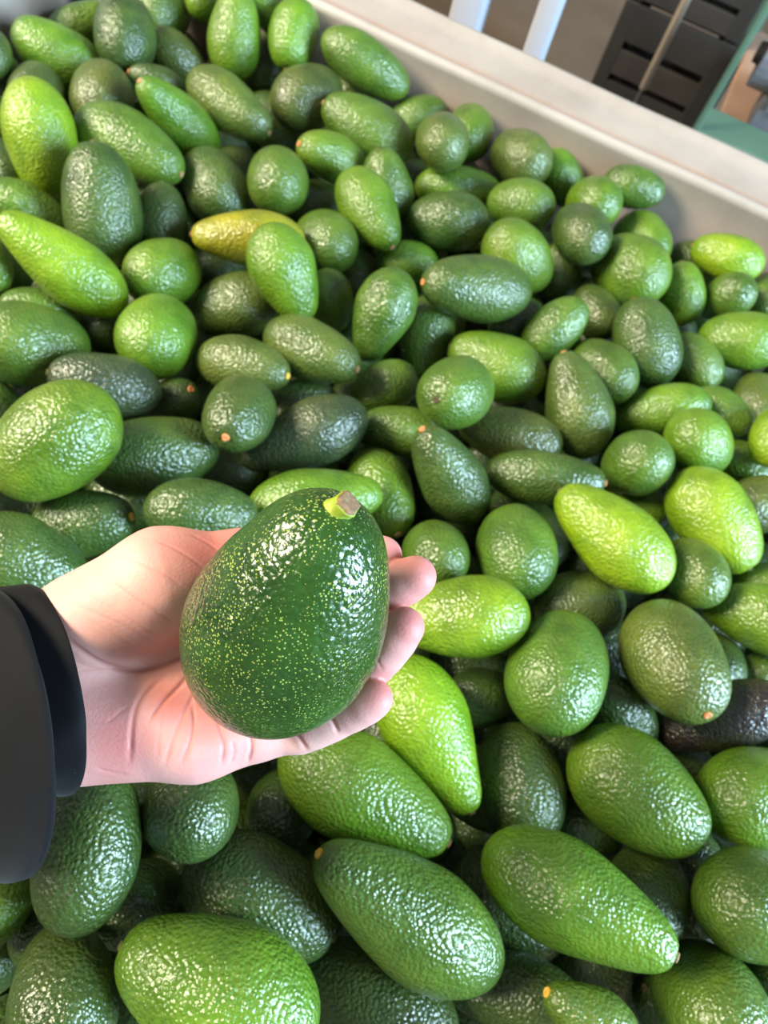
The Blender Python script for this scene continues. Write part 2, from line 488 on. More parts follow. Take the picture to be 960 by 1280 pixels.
    ((-0.0552, 0.8231, 0.6883), (0.826, -0.087, -0.557), 0.0682, 0.0494, 'L', 0.2, '-', 'light green oval avocado just below right of the round olive one by the back wall', 0),
    ((-0.0101, 0.7759, 0.7078), (-0.367, 0.715, -0.595), 0.0766, 0.0555, 'L', 0.1, '-', 'light green round avocado just above the dark round one below the back wall', 0),
    ((0.0212, 0.8253, 0.7137), (0.984, 0.067, 0.162), 0.0692, 0.045, 'M', 0.2, '-', 'medium green oval avocado just above right of the dark round one below the back wall', 0),
    ((0.0573, 0.7902, 0.6823), (0.516, -0.791, 0.328), 0.0834, 0.0605, 'L', 0.2, 'd', 'light green round avocado just right of the dark round one below the back wall', 0),
    ((-0.006, 0.7012, 0.7196), (-0.558, 0.784, -0.274), 0.0765, 0.0555, 'D', 0.1, '-', 'dark green round avocado below the back wall, between two light green ones', 0),
    ((-0.0764, 0.7242, 0.7038), (-0.888, 0.161, -0.43), 0.0748, 0.0542, 'M', 0.2, '-', 'medium green oval avocado just below the round olive one by the back wall', 0),
    ((-0.1496, 0.7397, 0.6787), (0.923, 0.327, 0.2), 0.0935, 0.0477, 'L', 0.3, '-', 'light green avocado just below left of the round olive one by the back wall', 0),
    ((-0.1321, 0.6614, 0.6941), (-0.924, -0.331, -0.192), 0.0842, 0.0594, 'D', 0.2, '-', 'dark green avocado just below right of the upright one behind the tan-scarred pear shape', 0),
    ((-0.2046, 0.7605, 0.6496), (0.198, 0.888, -0.414), 0.062, 0.0449, 'D', 0.2, '-', 'dark green avocado just right of the upright one behind the tan-scarred pear shape', 0),
    ((-0.27, 0.6679, 0.6983), (-0.657, -0.625, 0.421), 0.0837, 0.0484, 'L', 0.2, 'o', 'small light green avocado with an orange scar on its upper left end, top', 0),
    ((-0.2926, 0.5937, 0.7035), (-0.485, 0.805, -0.341), 0.084, 0.0609, 'M', 0.1, '-', 'medium green round avocado just above right of the turning yellow-brown avocado', 0),
    ((-0.206, 0.6715, 0.6921), (-0.61, 0.347, 0.712), 0.0771, 0.0519, 'M', 0.2, '-', 'medium green upright avocado tucked behind the light pear-shaped one, top middle', 0),
    ((-0.2001, 0.6108, 0.7056), (0.824, -0.543, -0.162), 0.095, 0.0571, 'L', 0.5, 't', 'light green pear-shaped avocado leaning to lower right with tan scar, upper middle', 0),
    ((-0.2714, 0.6388, 0.6595), (0.811, 0.585, 0.006), 0.0636, 0.0461, 'D', 0.2, '-', 'dark green avocado just below the small one with an orange scar near the top', 0),
    ((-0.2228, 0.5649, 0.6853), (-0.66, 0.59, -0.465), 0.0823, 0.0596, 'M', 0.1, '-', 'medium green avocado just above right of the light green one over the yellow-brown one', 0),
    ((-0.1484, 0.6107, 0.6667), (0.81, 0.585, 0.04), 0.0635, 0.046, 'L', 0.2, '-', 'half-hidden light green avocado just below the upright one behind the tan-scarred pear shape', 0),
    ((-0.0505, 0.6499, 0.7006), (0.744, 0.268, -0.611), 0.0868, 0.0629, 'L', 0.2, '-', 'light green oval avocado just left of the dark round one below the back wall', 0),
    ((-0.0073, 0.707, 0.6611), (-0.474, 0.527, 0.705), 0.0673, 0.0455, 'M', 0.2, '-', 'medium green avocado just below left of the dark round one below the back wall', 0),
    ((0.0553, 0.7106, 0.6998), (-0.574, 0.672, -0.467), 0.099, 0.0717, 'L', 0.2, '-', 'light green round avocado just below right of the dark round one below the back wall', 0),
    ((0.1167, 0.727, 0.6896), (-0.507, 0.546, 0.667), 0.0661, 0.0457, 'L', 0.2, '-', 'light green oval avocado just above right of the tall dark oval one at right', 0),
    ((0.1217, 0.8181, 0.6668), (0.992, 0.115, -0.05), 0.0633, 0.0459, 'M', 0.2, '-', 'medium green avocado just left of the yellow-green one in the right wall corner', 0),
    ((0.1444, 0.7955, 0.7052), (-0.981, 0.065, -0.182), 0.0783, 0.0487, 'Y', 0.3, 'b', 'yellow-green avocado against the back wall at the far right, stem upper left', 0),
    ((0.161, 0.7513, 0.691), (-0.428, 0.137, -0.894), 0.0661, 0.0479, 'M', 0.4, '-', 'medium green oval avocado just below the yellow-green one in the right wall corner', 0),
    ((0.2033, 0.7892, 0.6843), (-0.14, 0.989, -0.044), 0.0656, 0.0475, 'M', 0.1, '-', 'medium green avocado just above right of the long light green one at the right edge', 0),
    ((0.1868, 0.6904, 0.6957), (-0.91, -0.053, -0.412), 0.0849, 0.0588, 'L', 0.2, '-', 'light green oval avocado lying across the right edge, below the wall', 0),
    ((0.0439, 0.6558, 0.6768), (-0.755, 0.651, 0.083), 0.0636, 0.0461, 'O', 0.2, '-', 'half-hidden olive green avocado just above left of the tall dark oval one at right', 0),
    ((0.0134, 0.5824, 0.6983), (0.371, 0.598, 0.711), 0.072, 0.049, 'M', 0.3, '-', 'medium green oval avocado just above the olive pear-shaped avocado', 0),
    ((0.0982, 0.6199, 0.6993), (-0.698, 0.512, 0.501), 0.089, 0.064, 'D', 0.2, '-', 'tall dark green oval avocado standing upright, right part of the heap', 0),
    ((0.0614, 0.5089, 0.6948), (-0.657, 0.569, 0.494), 0.0986, 0.0623, 'O', 0.6, 't', 'olive green pear-shaped avocado standing stem up, right of the middle of heap', 0),
    ((0.0707, 0.5684, 0.6897), (-0.751, 0.584, -0.307), 0.0778, 0.0564, 'M', 0.2, '-', 'medium green oval avocado just above right of the olive pear-shaped avocado', 0),
    ((0.1527, 0.6458, 0.6836), (-0.893, 0.39, 0.223), 0.066, 0.0467, 'M', 0.2, '-', 'medium green oval avocado just right of the tall dark oval one at right', 0),
    ((0.1371, 0.5625, 0.6825), (-0.762, -0.327, -0.559), 0.0897, 0.0487, 'L', 0.3, '-', 'light green long narrow avocado just below the tall dark oval one at right', 0),
    ((0.1911, 0.5984, 0.6817), (0.972, -0.178, 0.155), 0.0658, 0.0438, 'M', 0.3, 't', 'medium green avocado just below right of the tall dark oval one at right', 0),
    ((0.2287, 0.6418, 0.6694), (-0.236, 0.967, 0.098), 0.0782, 0.0567, 'O', 0.2, '-', 'olive green oval avocado just above left of the bright avocado cut by the right edge', 0),
    ((0.2344, 0.5685, 0.7068), (-0.238, 0.964, 0.118), 0.0588, 0.0426, 'Y', 0.2, '-', 'bright yellow-green avocado cut by the right edge of the picture, mid height', 0),
    ((0.1727, 0.5234, 0.7031), (0.607, 0.383, -0.696), 0.0792, 0.0574, 'L', 0.1, '-', 'light green round avocado just above the bright yellow-green one near the right edge', 0),
    ((0.2031, 0.452, 0.7023), (0.84, -0.526, -0.137), 0.0988, 0.065, 'Y', 0.3, '-', 'bright yellow-green oval avocado near the right edge, right of the big pear-shaped one', 0),
    ((0.2334, 0.5635, 0.664), (0.942, -0.329, 0.061), 0.0626, 0.0447, 'L', 0.2, '-', 'light green avocado just above right of the bright yellow-green one near the right edge', 0),
    ((0.2462, 0.5099, 0.6822), (0.642, 0.761, -0.09), 0.0718, 0.0521, 'O', 0.1, '-', 'olive green avocado just right of the bright yellow-green one near the right edge', 0),
    ((0.1263, 0.4711, 0.6997), (-0.156, 0.377, -0.913), 0.0787, 0.057, 'M', 0.4, '-', 'medium green round avocado just above the big yellow-green pear-shaped avocado', 0),
    ((0.1548, 0.4578, 0.6592), (0.677, 0.719, 0.155), 0.0624, 0.0452, 'L', 0.2, '-', 'half-hidden light green avocado just above right of the big yellow-green pear-shaped avocado', 0),
    ((0.1231, 0.3741, 0.7202), (-0.947, 0.32, 0.002), 0.1083, 0.0623, 'Y', 0.5, '-', 'big bright yellow-green pear-shaped avocado right of the fingertips, narrow end upper left', 0),
    ((0.0604, 0.4142, 0.6985), (0.932, 0.214, 0.292), 0.099, 0.0455, 'D', 0.3, 'o', 'long dark green avocado lying level with an orange scar on its right end', 0),
    ((0.0199, 0.4516, 0.683), (-0.976, -0.142, -0.166), 0.0932, 0.0508, 'O', 0.3, '-', 'olive green avocado just above right of the dark one with its orange scar upright', 0),
    ((-0.01, 0.3674, 0.7043), (-0.72, 0.047, 0.693), 0.0967, 0.054, 'D', 0.5, 'o', 'dark green pear-shaped avocado with an orange scar at its top, right of the stem', 0),
    ((-0.0656, 0.4052, 0.6787), (-0.942, -0.311, -0.124), 0.0714, 0.044, 'M', 0.2, 'o', 'medium green avocado just above left of the dark one with its orange scar upright', 0),
    ((-0.0899, 0.2927, 0.6974), (0.806, 0.563, 0.185), 0.1042, 0.0552, 'L', 0.5, '-', 'light green pear-shaped avocado lying directly behind the top of the held avocado', 0),
    ((-0.053, 0.3433, 0.6726), (0.689, -0.721, 0.076), 0.0835, 0.0555, 'L', 0.3, 't', 'light green avocado just right of the curved light green one behind the stem', 0),
    ((0.0083, 0.3028, 0.6933), (-0.332, 0.663, -0.67), 0.0696, 0.0504, 'M', 0.1, '-', 'medium green round avocado just above left of the yellow-green one by the ring finger', 0),
    ((0.0624, 0.3343, 0.701), (-0.316, 0.878, -0.36), 0.0858, 0.0622, 'M', 0.1, '-', 'round medium green avocado just right of the index and middle fingertips', 0),
    ((0.0438, 0.2514, 0.7193), (-0.856, -0.418, -0.304), 0.0941, 0.0582, 'Y', 0.4, '-', 'yellow-green avocado lying behind the ring fingertip, narrow end hidden by the hand', 0),
    ((0.0953, 0.3143, 0.6348), (0.606, 0.582, -0.542), 0.0639, 0.0463, 'M', 0.1, '-', 'half-hidden medium green avocado just right of the yellow-green one by the ring finger', 0),
    ((0.1294, 0.3327, 0.6747), (0.719, 0.66, -0.218), 0.0795, 0.0576, 'O', 0.1, '-', 'olive green oval avocado just above the broad round-ended one right of the hand', 0),
    ((0.1205, 0.2525, 0.7124), (-0.01, 0.979, -0.204), 0.0961, 0.0697, 'M', 0.1, '-', 'broad medium green round-ended avocado right of the hand, below yellow-green pear-shaped ones', 0),
    ((0.1952, 0.3899, 0.7056), (-0.412, 0.756, -0.509), 0.0688, 0.0498, 'M', 0.2, '-', 'medium green avocado just below left of the bright yellow-green one near the right edge', 0),
    ((0.1934, 0.2992, 0.7199), (0.479, -0.797, 0.369), 0.0971, 0.0704, 'O', 0.2, 'o', 'fat olive avocado with orange stem scar at its lower right end, near right edge', 0),
    ((0.2585, 0.3865, 0.6977), (-0.907, 0.069, -0.416), 0.0883, 0.0563, 'L', 0.5, '-', 'light green pear-shaped avocado just above right of the scratched olive avocado', 0),
    ((0.2686, 0.4313, 0.6771), (0.685, 0.5, 0.53), 0.061, 0.0442, 'L', 0.2, '-', 'light green avocado just below right of the bright yellow-green one near the right edge', 0),
    ((0.2466, 0.3441, 0.6681), (0.002, 0.872, -0.49), 0.0655, 0.0475, 'D', 0.1, '-', 'half-hidden dark green round avocado just right of the scratched olive avocado', 0),
    ((0.2972, 0.3657, 0.6561), (0.83, 0.491, -0.265), 0.0586, 0.0424, 'M', 0.2, '-', 'medium green round avocado just above right of the dark purple avocado', 0),
    ((0.2497, 0.2909, 0.6942), (-0.628, -0.498, -0.598), 0.0989, 0.0483, 'P', 0.4, '-', 'dark purple ripe avocado half buried near the right edge', 0),
    ((0.0868, 0.2302, 0.663), (0.625, 0.521, -0.582), 0.0608, 0.0441, 'D', 0.1, '-', 'half-hidden dark green round avocado just below the yellow-green one by the ring finger', 0),
    ((0.1839, 0.2639, 0.6747), (0.898, -0.234, -0.372), 0.0658, 0.0477, 'D', 0.2, '-', 'dark green oval avocado just above the large oval one at lower right', 0),
    ((0.0594, 0.1746, 0.6999), (0.798, -0.592, -0.113), 0.111, 0.063, 'Y', 0.8, 'b', 'yellow-green pear-shaped avocado by the little fingertip, narrow end pointing down right', 0),
    ((0.0356, 0.1194, 0.704), (0.997, -0.059, 0.058), 0.1193, 0.0672, 'L', 0.6, 'b', 'large light green pear-shaped avocado directly below the little finger, stem to lower right', 0),
    ((-0.0061, 0.0968, 0.649), (-0.3, 0.643, -0.705), 0.0643, 0.0466, 'D', 0.1, '-', 'half-hidden dark green round avocado just left of the large one below the little finger', 0),
    ((0.1322, 0.1831, 0.6697), (-0.483, 0.874, -0.057), 0.085, 0.0616, 'D', 0.2, '-', 'dark green oval avocado just left of the large oval one at lower right', 0),
    ((0.1986, 0.2059, 0.7019), (0.914, -0.34, 0.224), 0.1004, 0.0712, 'L', 0.3, '-', 'large light green oval avocado at lower right, beneath the dark purple one', 0),
    ((0.2843, 0.2469, 0.694), (0.774, 0.596, -0.214), 0.0967, 0.0701, 'L', 0.2, '-', 'light green oval avocado just below right of the dark purple avocado', 0),
    ((0.1744, 0.1204, 0.7168), (0.943, -0.107, 0.316), 0.121, 0.0644, 'L', 0.55, 't', 'long light green avocado at lower right, tapering to a small tan tip', 0),
    ((0.0858, 0.0689, 0.7159), (-0.931, 0.016, 0.364), 0.135, 0.066, 'M', 0.6, 'y', 'big medium green avocado with yellow stem scar pointing upper left, bottom middle', 0),
    ((0.0075, 0.0421, 0.6857), (1.0, 0.002, 0.013), 0.0993, 0.0659, 'D', 0.2, '-', 'dark green glossy avocado below the palm, partly under the big yellow-scarred one', 0),
    ((-0.0527, 0.0634, 0.7207), (-0.329, 0.477, -0.815), 0.0762, 0.0552, 'D', 0.1, '-', 'dark green round avocado just above right of the large dark one under the wrist', 0),
    ((-0.0864, 0.0196, 0.7334), (-0.386, 0.916, 0.108), 0.0857, 0.054, 'D', 0.2, '-', 'large dark green glossy avocado hanging down directly under the wrist', 0),
    ((-0.0604, -0.0425, 0.707), (-0.63, 0.595, -0.498), 0.0759, 0.055, 'D', 0.3, '-', 'dark green oval avocado just left of the largest one at the bottom edge', 0),
    ((0.0082, -0.007, 0.7284), (-0.997, -0.079, -0.016), 0.1094, 0.0691, 'L', 0.4, '-', 'largest light green avocado at the bottom edge, left of the middle', 0),
    ((-0.1193, -0.0227, 0.688), (0.027, 0.998, -0.051), 0.0501, 0.0349, 'L', 0.2, '-', 'light green oval avocado just below left of the large dark one under the wrist', 0),
    ((-0.1204, -0.0484, 0.633), (0.295, 0.649, -0.702), 0.0655, 0.0475, 'D', 0.2, '-', 'half-hidden dark green avocado second below left of the large dark one under the wrist', 0),
    ((-0.0562, 0.0097, 0.6665), (0.137, 0.75, -0.647), 0.061, 0.0442, 'D', 0.2, '-', 'half-hidden dark green avocado just below right of the large dark one under the wrist', 0),
    ((-0.092, -0.0172, 0.6552), (0.147, 0.889, -0.433), 0.0614, 0.0445, 'D', 0.2, '-', 'half-hidden dark green oval avocado just below the large dark one under the wrist', 0),
    ((-0.0797, -0.0737, 0.6837), (-0.222, 0.563, -0.796), 0.0487, 0.0353, 'D', 0.2, '-', 'dark green oval avocado second left of the largest one at the bottom edge', 0),
    ((0.0979, 0.0256, 0.6605), (-0.983, 0.049, -0.177), 0.1035, 0.0629, 'D', 0.3, '-', 'dark green oval avocado just below the big one with a yellow scar at the bottom', 0),
    ((0.1725, 0.066, 0.6637), (-0.933, -0.16, -0.321), 0.0914, 0.0467, 'D', 0.2, '-', 'dark green long narrow avocado second below right of the large one below the little finger', 0),
    ((0.2028, 0.0677, 0.7111), (-0.988, 0.027, 0.154), 0.0613, 0.0381, 'M', 0.6, 'y', 'medium green avocado just below the long one with a tan tip at lower right', 0),
    ((0.2826, 0.1114, 0.6837), (-0.031, 0.512, -0.859), 0.0909, 0.0659, 'M', 0.1, '-', 'medium green round avocado second below the large oval one at lower right', 0),
    ((0.2905, 0.1742, 0.7059), (0.867, 0.328, -0.375), 0.0936, 0.0679, 'M', 0.1, '-', 'medium green round avocado just below right of the large oval one at lower right', 0),
    ((0.2344, 0.1567, 0.6712), (0.143, 0.899, -0.413), 0.0767, 0.0556, 'D', 0.2, '-', 'dark green avocado just right of the long one with a tan tip at lower right', 0),
    ((0.1951, 0.186, 0.6447), (0.741, 0.402, -0.538), 0.064, 0.0464, 'D', 0.1, '-', 'dark green avocado just above the long one with a tan tip at lower right', 0),
    ((0.3351, 0.1485, 0.6646), (0.435, 0.897, -0.077), 0.0619, 0.0448, 'D', 0.2, '-', 'half-hidden dark green avocado second below right of the large oval one at lower right', 0),
    ((-0.0229, 0.6002, 0.6701), (0.459, 0.856, 0.238), 0.0612, 0.0443, 'D', 0.2, '-', 'half-hidden dark green oval avocado second above left of the olive pear-shaped avocado', 0),
    ((-0.4328, 0.8149, 0.6645), (-0.321, 0.804, 0.5), 0.0714, 0.0517, 'D', 0.2, '-', 'dark green avocado just below left of the upright light green one by the back wall', 0),
    ((-0.619, 0.7659, 0.673), (-0.549, 0.809, 0.209), 0.0615, 0.0445, 'O', 0.2, '-', 'small olive avocado cut by the top edge of the picture, back left', 0),
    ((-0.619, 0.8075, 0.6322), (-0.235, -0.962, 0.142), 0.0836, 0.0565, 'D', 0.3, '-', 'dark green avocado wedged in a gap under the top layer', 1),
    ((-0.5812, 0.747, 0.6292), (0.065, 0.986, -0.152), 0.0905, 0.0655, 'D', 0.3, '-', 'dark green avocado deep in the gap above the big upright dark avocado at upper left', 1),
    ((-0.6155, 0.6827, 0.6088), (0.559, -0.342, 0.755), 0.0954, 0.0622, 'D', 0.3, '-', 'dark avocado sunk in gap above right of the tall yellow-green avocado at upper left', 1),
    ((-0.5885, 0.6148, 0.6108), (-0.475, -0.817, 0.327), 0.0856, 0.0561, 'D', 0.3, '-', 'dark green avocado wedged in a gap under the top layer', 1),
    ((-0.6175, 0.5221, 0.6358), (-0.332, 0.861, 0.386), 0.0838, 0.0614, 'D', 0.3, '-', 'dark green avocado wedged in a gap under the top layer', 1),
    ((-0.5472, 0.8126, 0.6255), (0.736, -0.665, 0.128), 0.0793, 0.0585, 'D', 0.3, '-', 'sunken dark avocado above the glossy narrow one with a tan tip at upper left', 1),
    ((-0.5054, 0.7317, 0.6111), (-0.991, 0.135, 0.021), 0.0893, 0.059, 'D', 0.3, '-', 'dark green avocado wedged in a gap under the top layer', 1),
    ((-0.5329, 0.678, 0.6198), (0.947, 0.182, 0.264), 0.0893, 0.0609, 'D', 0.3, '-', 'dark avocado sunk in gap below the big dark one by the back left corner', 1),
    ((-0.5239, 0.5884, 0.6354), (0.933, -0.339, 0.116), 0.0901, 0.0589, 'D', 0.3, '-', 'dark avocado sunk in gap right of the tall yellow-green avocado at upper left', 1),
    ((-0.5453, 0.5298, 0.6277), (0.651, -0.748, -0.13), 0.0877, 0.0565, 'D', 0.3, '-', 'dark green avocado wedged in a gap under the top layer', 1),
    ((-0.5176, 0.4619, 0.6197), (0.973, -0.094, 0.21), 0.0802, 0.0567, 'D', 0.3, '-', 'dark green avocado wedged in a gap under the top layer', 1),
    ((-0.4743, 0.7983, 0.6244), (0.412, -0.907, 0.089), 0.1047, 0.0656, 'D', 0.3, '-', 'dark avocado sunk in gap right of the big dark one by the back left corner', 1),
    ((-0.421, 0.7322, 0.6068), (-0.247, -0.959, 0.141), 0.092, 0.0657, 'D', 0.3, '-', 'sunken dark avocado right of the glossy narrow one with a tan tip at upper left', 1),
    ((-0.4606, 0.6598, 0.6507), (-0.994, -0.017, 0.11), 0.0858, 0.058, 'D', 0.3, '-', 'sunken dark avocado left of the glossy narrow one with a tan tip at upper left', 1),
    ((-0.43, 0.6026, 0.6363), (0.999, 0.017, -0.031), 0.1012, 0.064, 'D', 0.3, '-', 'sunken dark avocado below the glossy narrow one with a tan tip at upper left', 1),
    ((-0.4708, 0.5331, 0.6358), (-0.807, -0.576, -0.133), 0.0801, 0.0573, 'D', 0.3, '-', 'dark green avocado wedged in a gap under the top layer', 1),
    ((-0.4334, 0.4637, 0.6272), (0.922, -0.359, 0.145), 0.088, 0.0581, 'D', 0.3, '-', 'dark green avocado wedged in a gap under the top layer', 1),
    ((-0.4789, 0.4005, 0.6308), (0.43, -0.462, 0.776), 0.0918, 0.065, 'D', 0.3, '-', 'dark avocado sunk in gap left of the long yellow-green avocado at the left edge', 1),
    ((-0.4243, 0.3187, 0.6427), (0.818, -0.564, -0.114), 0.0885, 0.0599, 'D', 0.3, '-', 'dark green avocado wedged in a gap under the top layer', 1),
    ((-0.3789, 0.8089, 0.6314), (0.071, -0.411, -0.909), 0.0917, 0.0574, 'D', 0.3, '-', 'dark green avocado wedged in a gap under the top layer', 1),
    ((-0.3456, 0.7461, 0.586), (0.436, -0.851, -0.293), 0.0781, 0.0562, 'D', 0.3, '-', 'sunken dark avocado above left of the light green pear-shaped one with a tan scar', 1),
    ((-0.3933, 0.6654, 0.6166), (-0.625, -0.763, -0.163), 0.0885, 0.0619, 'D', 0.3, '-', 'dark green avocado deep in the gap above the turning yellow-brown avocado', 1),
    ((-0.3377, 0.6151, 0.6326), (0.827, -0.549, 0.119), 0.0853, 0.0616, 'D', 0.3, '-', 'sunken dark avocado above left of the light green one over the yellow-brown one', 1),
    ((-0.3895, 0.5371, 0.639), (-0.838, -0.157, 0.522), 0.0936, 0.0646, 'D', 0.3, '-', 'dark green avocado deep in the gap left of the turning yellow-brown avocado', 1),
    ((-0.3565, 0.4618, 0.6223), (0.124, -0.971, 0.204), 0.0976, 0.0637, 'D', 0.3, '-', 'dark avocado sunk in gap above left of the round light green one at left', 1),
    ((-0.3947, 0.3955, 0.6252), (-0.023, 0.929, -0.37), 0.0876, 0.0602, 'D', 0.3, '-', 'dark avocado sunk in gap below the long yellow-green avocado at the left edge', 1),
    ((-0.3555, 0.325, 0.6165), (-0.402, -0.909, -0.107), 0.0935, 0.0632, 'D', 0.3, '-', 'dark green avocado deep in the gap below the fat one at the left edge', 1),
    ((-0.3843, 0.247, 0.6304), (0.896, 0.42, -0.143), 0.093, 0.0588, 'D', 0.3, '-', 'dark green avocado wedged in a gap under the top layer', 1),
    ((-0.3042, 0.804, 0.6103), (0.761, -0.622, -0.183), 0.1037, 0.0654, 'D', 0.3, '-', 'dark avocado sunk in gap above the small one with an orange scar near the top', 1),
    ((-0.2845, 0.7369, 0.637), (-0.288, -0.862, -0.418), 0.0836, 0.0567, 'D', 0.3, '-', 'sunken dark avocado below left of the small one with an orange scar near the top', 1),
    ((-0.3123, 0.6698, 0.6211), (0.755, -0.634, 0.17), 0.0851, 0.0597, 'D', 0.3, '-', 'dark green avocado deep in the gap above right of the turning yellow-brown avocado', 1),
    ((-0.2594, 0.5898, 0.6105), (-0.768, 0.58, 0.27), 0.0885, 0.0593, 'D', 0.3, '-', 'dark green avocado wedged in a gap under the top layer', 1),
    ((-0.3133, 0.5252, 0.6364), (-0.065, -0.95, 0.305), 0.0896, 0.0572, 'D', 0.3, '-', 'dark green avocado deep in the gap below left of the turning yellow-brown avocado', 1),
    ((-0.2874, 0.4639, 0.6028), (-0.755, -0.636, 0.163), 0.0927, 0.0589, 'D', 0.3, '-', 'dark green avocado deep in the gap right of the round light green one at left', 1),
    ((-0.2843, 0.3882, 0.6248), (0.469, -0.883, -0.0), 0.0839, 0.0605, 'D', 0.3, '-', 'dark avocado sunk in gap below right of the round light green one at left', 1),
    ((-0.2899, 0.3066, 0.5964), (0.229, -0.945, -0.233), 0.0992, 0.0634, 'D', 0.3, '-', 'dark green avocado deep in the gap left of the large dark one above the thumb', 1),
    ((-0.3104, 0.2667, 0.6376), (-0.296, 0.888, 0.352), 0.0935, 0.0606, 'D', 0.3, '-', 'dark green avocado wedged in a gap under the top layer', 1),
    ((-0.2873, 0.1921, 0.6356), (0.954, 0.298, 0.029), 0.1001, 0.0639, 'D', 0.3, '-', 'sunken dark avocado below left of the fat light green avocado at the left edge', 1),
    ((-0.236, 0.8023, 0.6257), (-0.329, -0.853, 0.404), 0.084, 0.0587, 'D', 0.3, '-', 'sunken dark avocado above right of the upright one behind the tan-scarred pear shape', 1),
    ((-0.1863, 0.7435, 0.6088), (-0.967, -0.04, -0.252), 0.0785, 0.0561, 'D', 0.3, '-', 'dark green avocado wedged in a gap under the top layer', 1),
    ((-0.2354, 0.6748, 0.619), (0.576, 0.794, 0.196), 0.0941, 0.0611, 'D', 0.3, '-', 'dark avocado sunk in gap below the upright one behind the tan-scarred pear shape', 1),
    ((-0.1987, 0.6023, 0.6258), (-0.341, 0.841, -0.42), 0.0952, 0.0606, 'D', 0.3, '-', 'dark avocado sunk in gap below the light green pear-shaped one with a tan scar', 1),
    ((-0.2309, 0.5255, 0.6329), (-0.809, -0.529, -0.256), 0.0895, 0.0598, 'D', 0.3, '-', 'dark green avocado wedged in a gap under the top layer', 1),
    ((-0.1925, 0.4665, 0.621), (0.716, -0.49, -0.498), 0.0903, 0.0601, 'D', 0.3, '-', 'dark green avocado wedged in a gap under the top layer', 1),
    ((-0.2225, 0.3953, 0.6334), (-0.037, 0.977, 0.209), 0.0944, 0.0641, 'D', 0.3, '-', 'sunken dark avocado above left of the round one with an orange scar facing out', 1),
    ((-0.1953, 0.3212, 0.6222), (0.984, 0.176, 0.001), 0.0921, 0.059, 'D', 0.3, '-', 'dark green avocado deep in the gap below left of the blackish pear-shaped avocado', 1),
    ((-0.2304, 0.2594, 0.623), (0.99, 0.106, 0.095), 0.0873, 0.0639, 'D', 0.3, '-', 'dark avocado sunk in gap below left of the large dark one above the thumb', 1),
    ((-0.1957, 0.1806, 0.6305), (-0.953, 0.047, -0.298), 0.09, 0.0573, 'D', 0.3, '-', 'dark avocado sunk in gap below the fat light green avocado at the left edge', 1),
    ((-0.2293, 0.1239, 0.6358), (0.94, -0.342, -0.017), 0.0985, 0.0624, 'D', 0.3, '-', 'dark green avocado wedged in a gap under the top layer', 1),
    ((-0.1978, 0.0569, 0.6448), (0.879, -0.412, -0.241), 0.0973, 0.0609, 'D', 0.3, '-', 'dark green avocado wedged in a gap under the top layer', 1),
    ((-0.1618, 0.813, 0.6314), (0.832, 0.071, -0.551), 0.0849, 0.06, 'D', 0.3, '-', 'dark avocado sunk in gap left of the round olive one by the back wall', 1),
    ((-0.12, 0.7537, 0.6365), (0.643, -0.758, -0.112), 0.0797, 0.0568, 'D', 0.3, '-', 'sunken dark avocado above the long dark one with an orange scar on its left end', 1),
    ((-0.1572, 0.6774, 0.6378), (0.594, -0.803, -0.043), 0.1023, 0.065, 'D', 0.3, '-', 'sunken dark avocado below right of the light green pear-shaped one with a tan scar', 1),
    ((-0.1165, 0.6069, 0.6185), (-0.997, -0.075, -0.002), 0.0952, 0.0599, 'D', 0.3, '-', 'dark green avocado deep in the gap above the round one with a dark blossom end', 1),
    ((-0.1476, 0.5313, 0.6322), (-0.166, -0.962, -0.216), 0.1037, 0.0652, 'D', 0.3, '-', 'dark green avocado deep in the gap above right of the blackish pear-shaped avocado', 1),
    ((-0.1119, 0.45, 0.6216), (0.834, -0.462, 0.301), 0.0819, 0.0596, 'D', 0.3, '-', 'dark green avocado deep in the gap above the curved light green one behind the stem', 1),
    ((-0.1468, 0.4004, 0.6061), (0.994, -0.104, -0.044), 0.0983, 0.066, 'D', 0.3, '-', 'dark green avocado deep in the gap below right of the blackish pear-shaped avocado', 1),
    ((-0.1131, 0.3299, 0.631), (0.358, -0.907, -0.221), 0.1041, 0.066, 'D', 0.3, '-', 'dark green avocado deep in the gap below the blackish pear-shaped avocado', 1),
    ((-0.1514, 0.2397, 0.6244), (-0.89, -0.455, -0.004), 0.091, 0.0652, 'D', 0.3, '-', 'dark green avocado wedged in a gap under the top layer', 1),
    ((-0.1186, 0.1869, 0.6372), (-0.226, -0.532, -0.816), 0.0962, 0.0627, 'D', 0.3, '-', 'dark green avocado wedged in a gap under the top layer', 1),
    ((-0.1493, 0.1214, 0.6351), (-0.356, 0.657, 0.665), 0.0936, 0.061, 'D', 0.3, '-', 'dark green avocado wedged in a gap under the top layer', 1),
    ((-0.1124, 0.0429, 0.6294), (-0.494, -0.836, -0.24), 0.0919, 0.0584, 'D', 0.3, '-', 'dark avocado sunk in gap above right of the large dark one under the wrist', 1),
    ((-0.1797, -0.0092, 0.6352), (-0.888, 0.382, 0.258), 0.0911, 0.0654, 'D', 0.3, '-', 'dark green avocado wedged in a gap under the top layer', 1),
    ((-0.087, 0.8061, 0.6362), (-0.682, 0.575, 0.453), 0.1003, 0.0654, 'D', 0.3, '-', 'dark avocado sunk in gap below left of the round olive one by the back wall', 1),
    ((-0.0447, 0.7399, 0.6397), (0.651, 0.748, 0.127), 0.089, 0.0657, 'D', 0.3, '-', 'dark avocado sunk in gap left of the dark round one below the back wall', 1),
    ((-0.0803, 0.6675, 0.6344), (0.533, -0.65, 0.541), 0.0921, 0.0612, 'D', 0.3, '-', 'dark green avocado wedged in a gap under the top layer', 1),
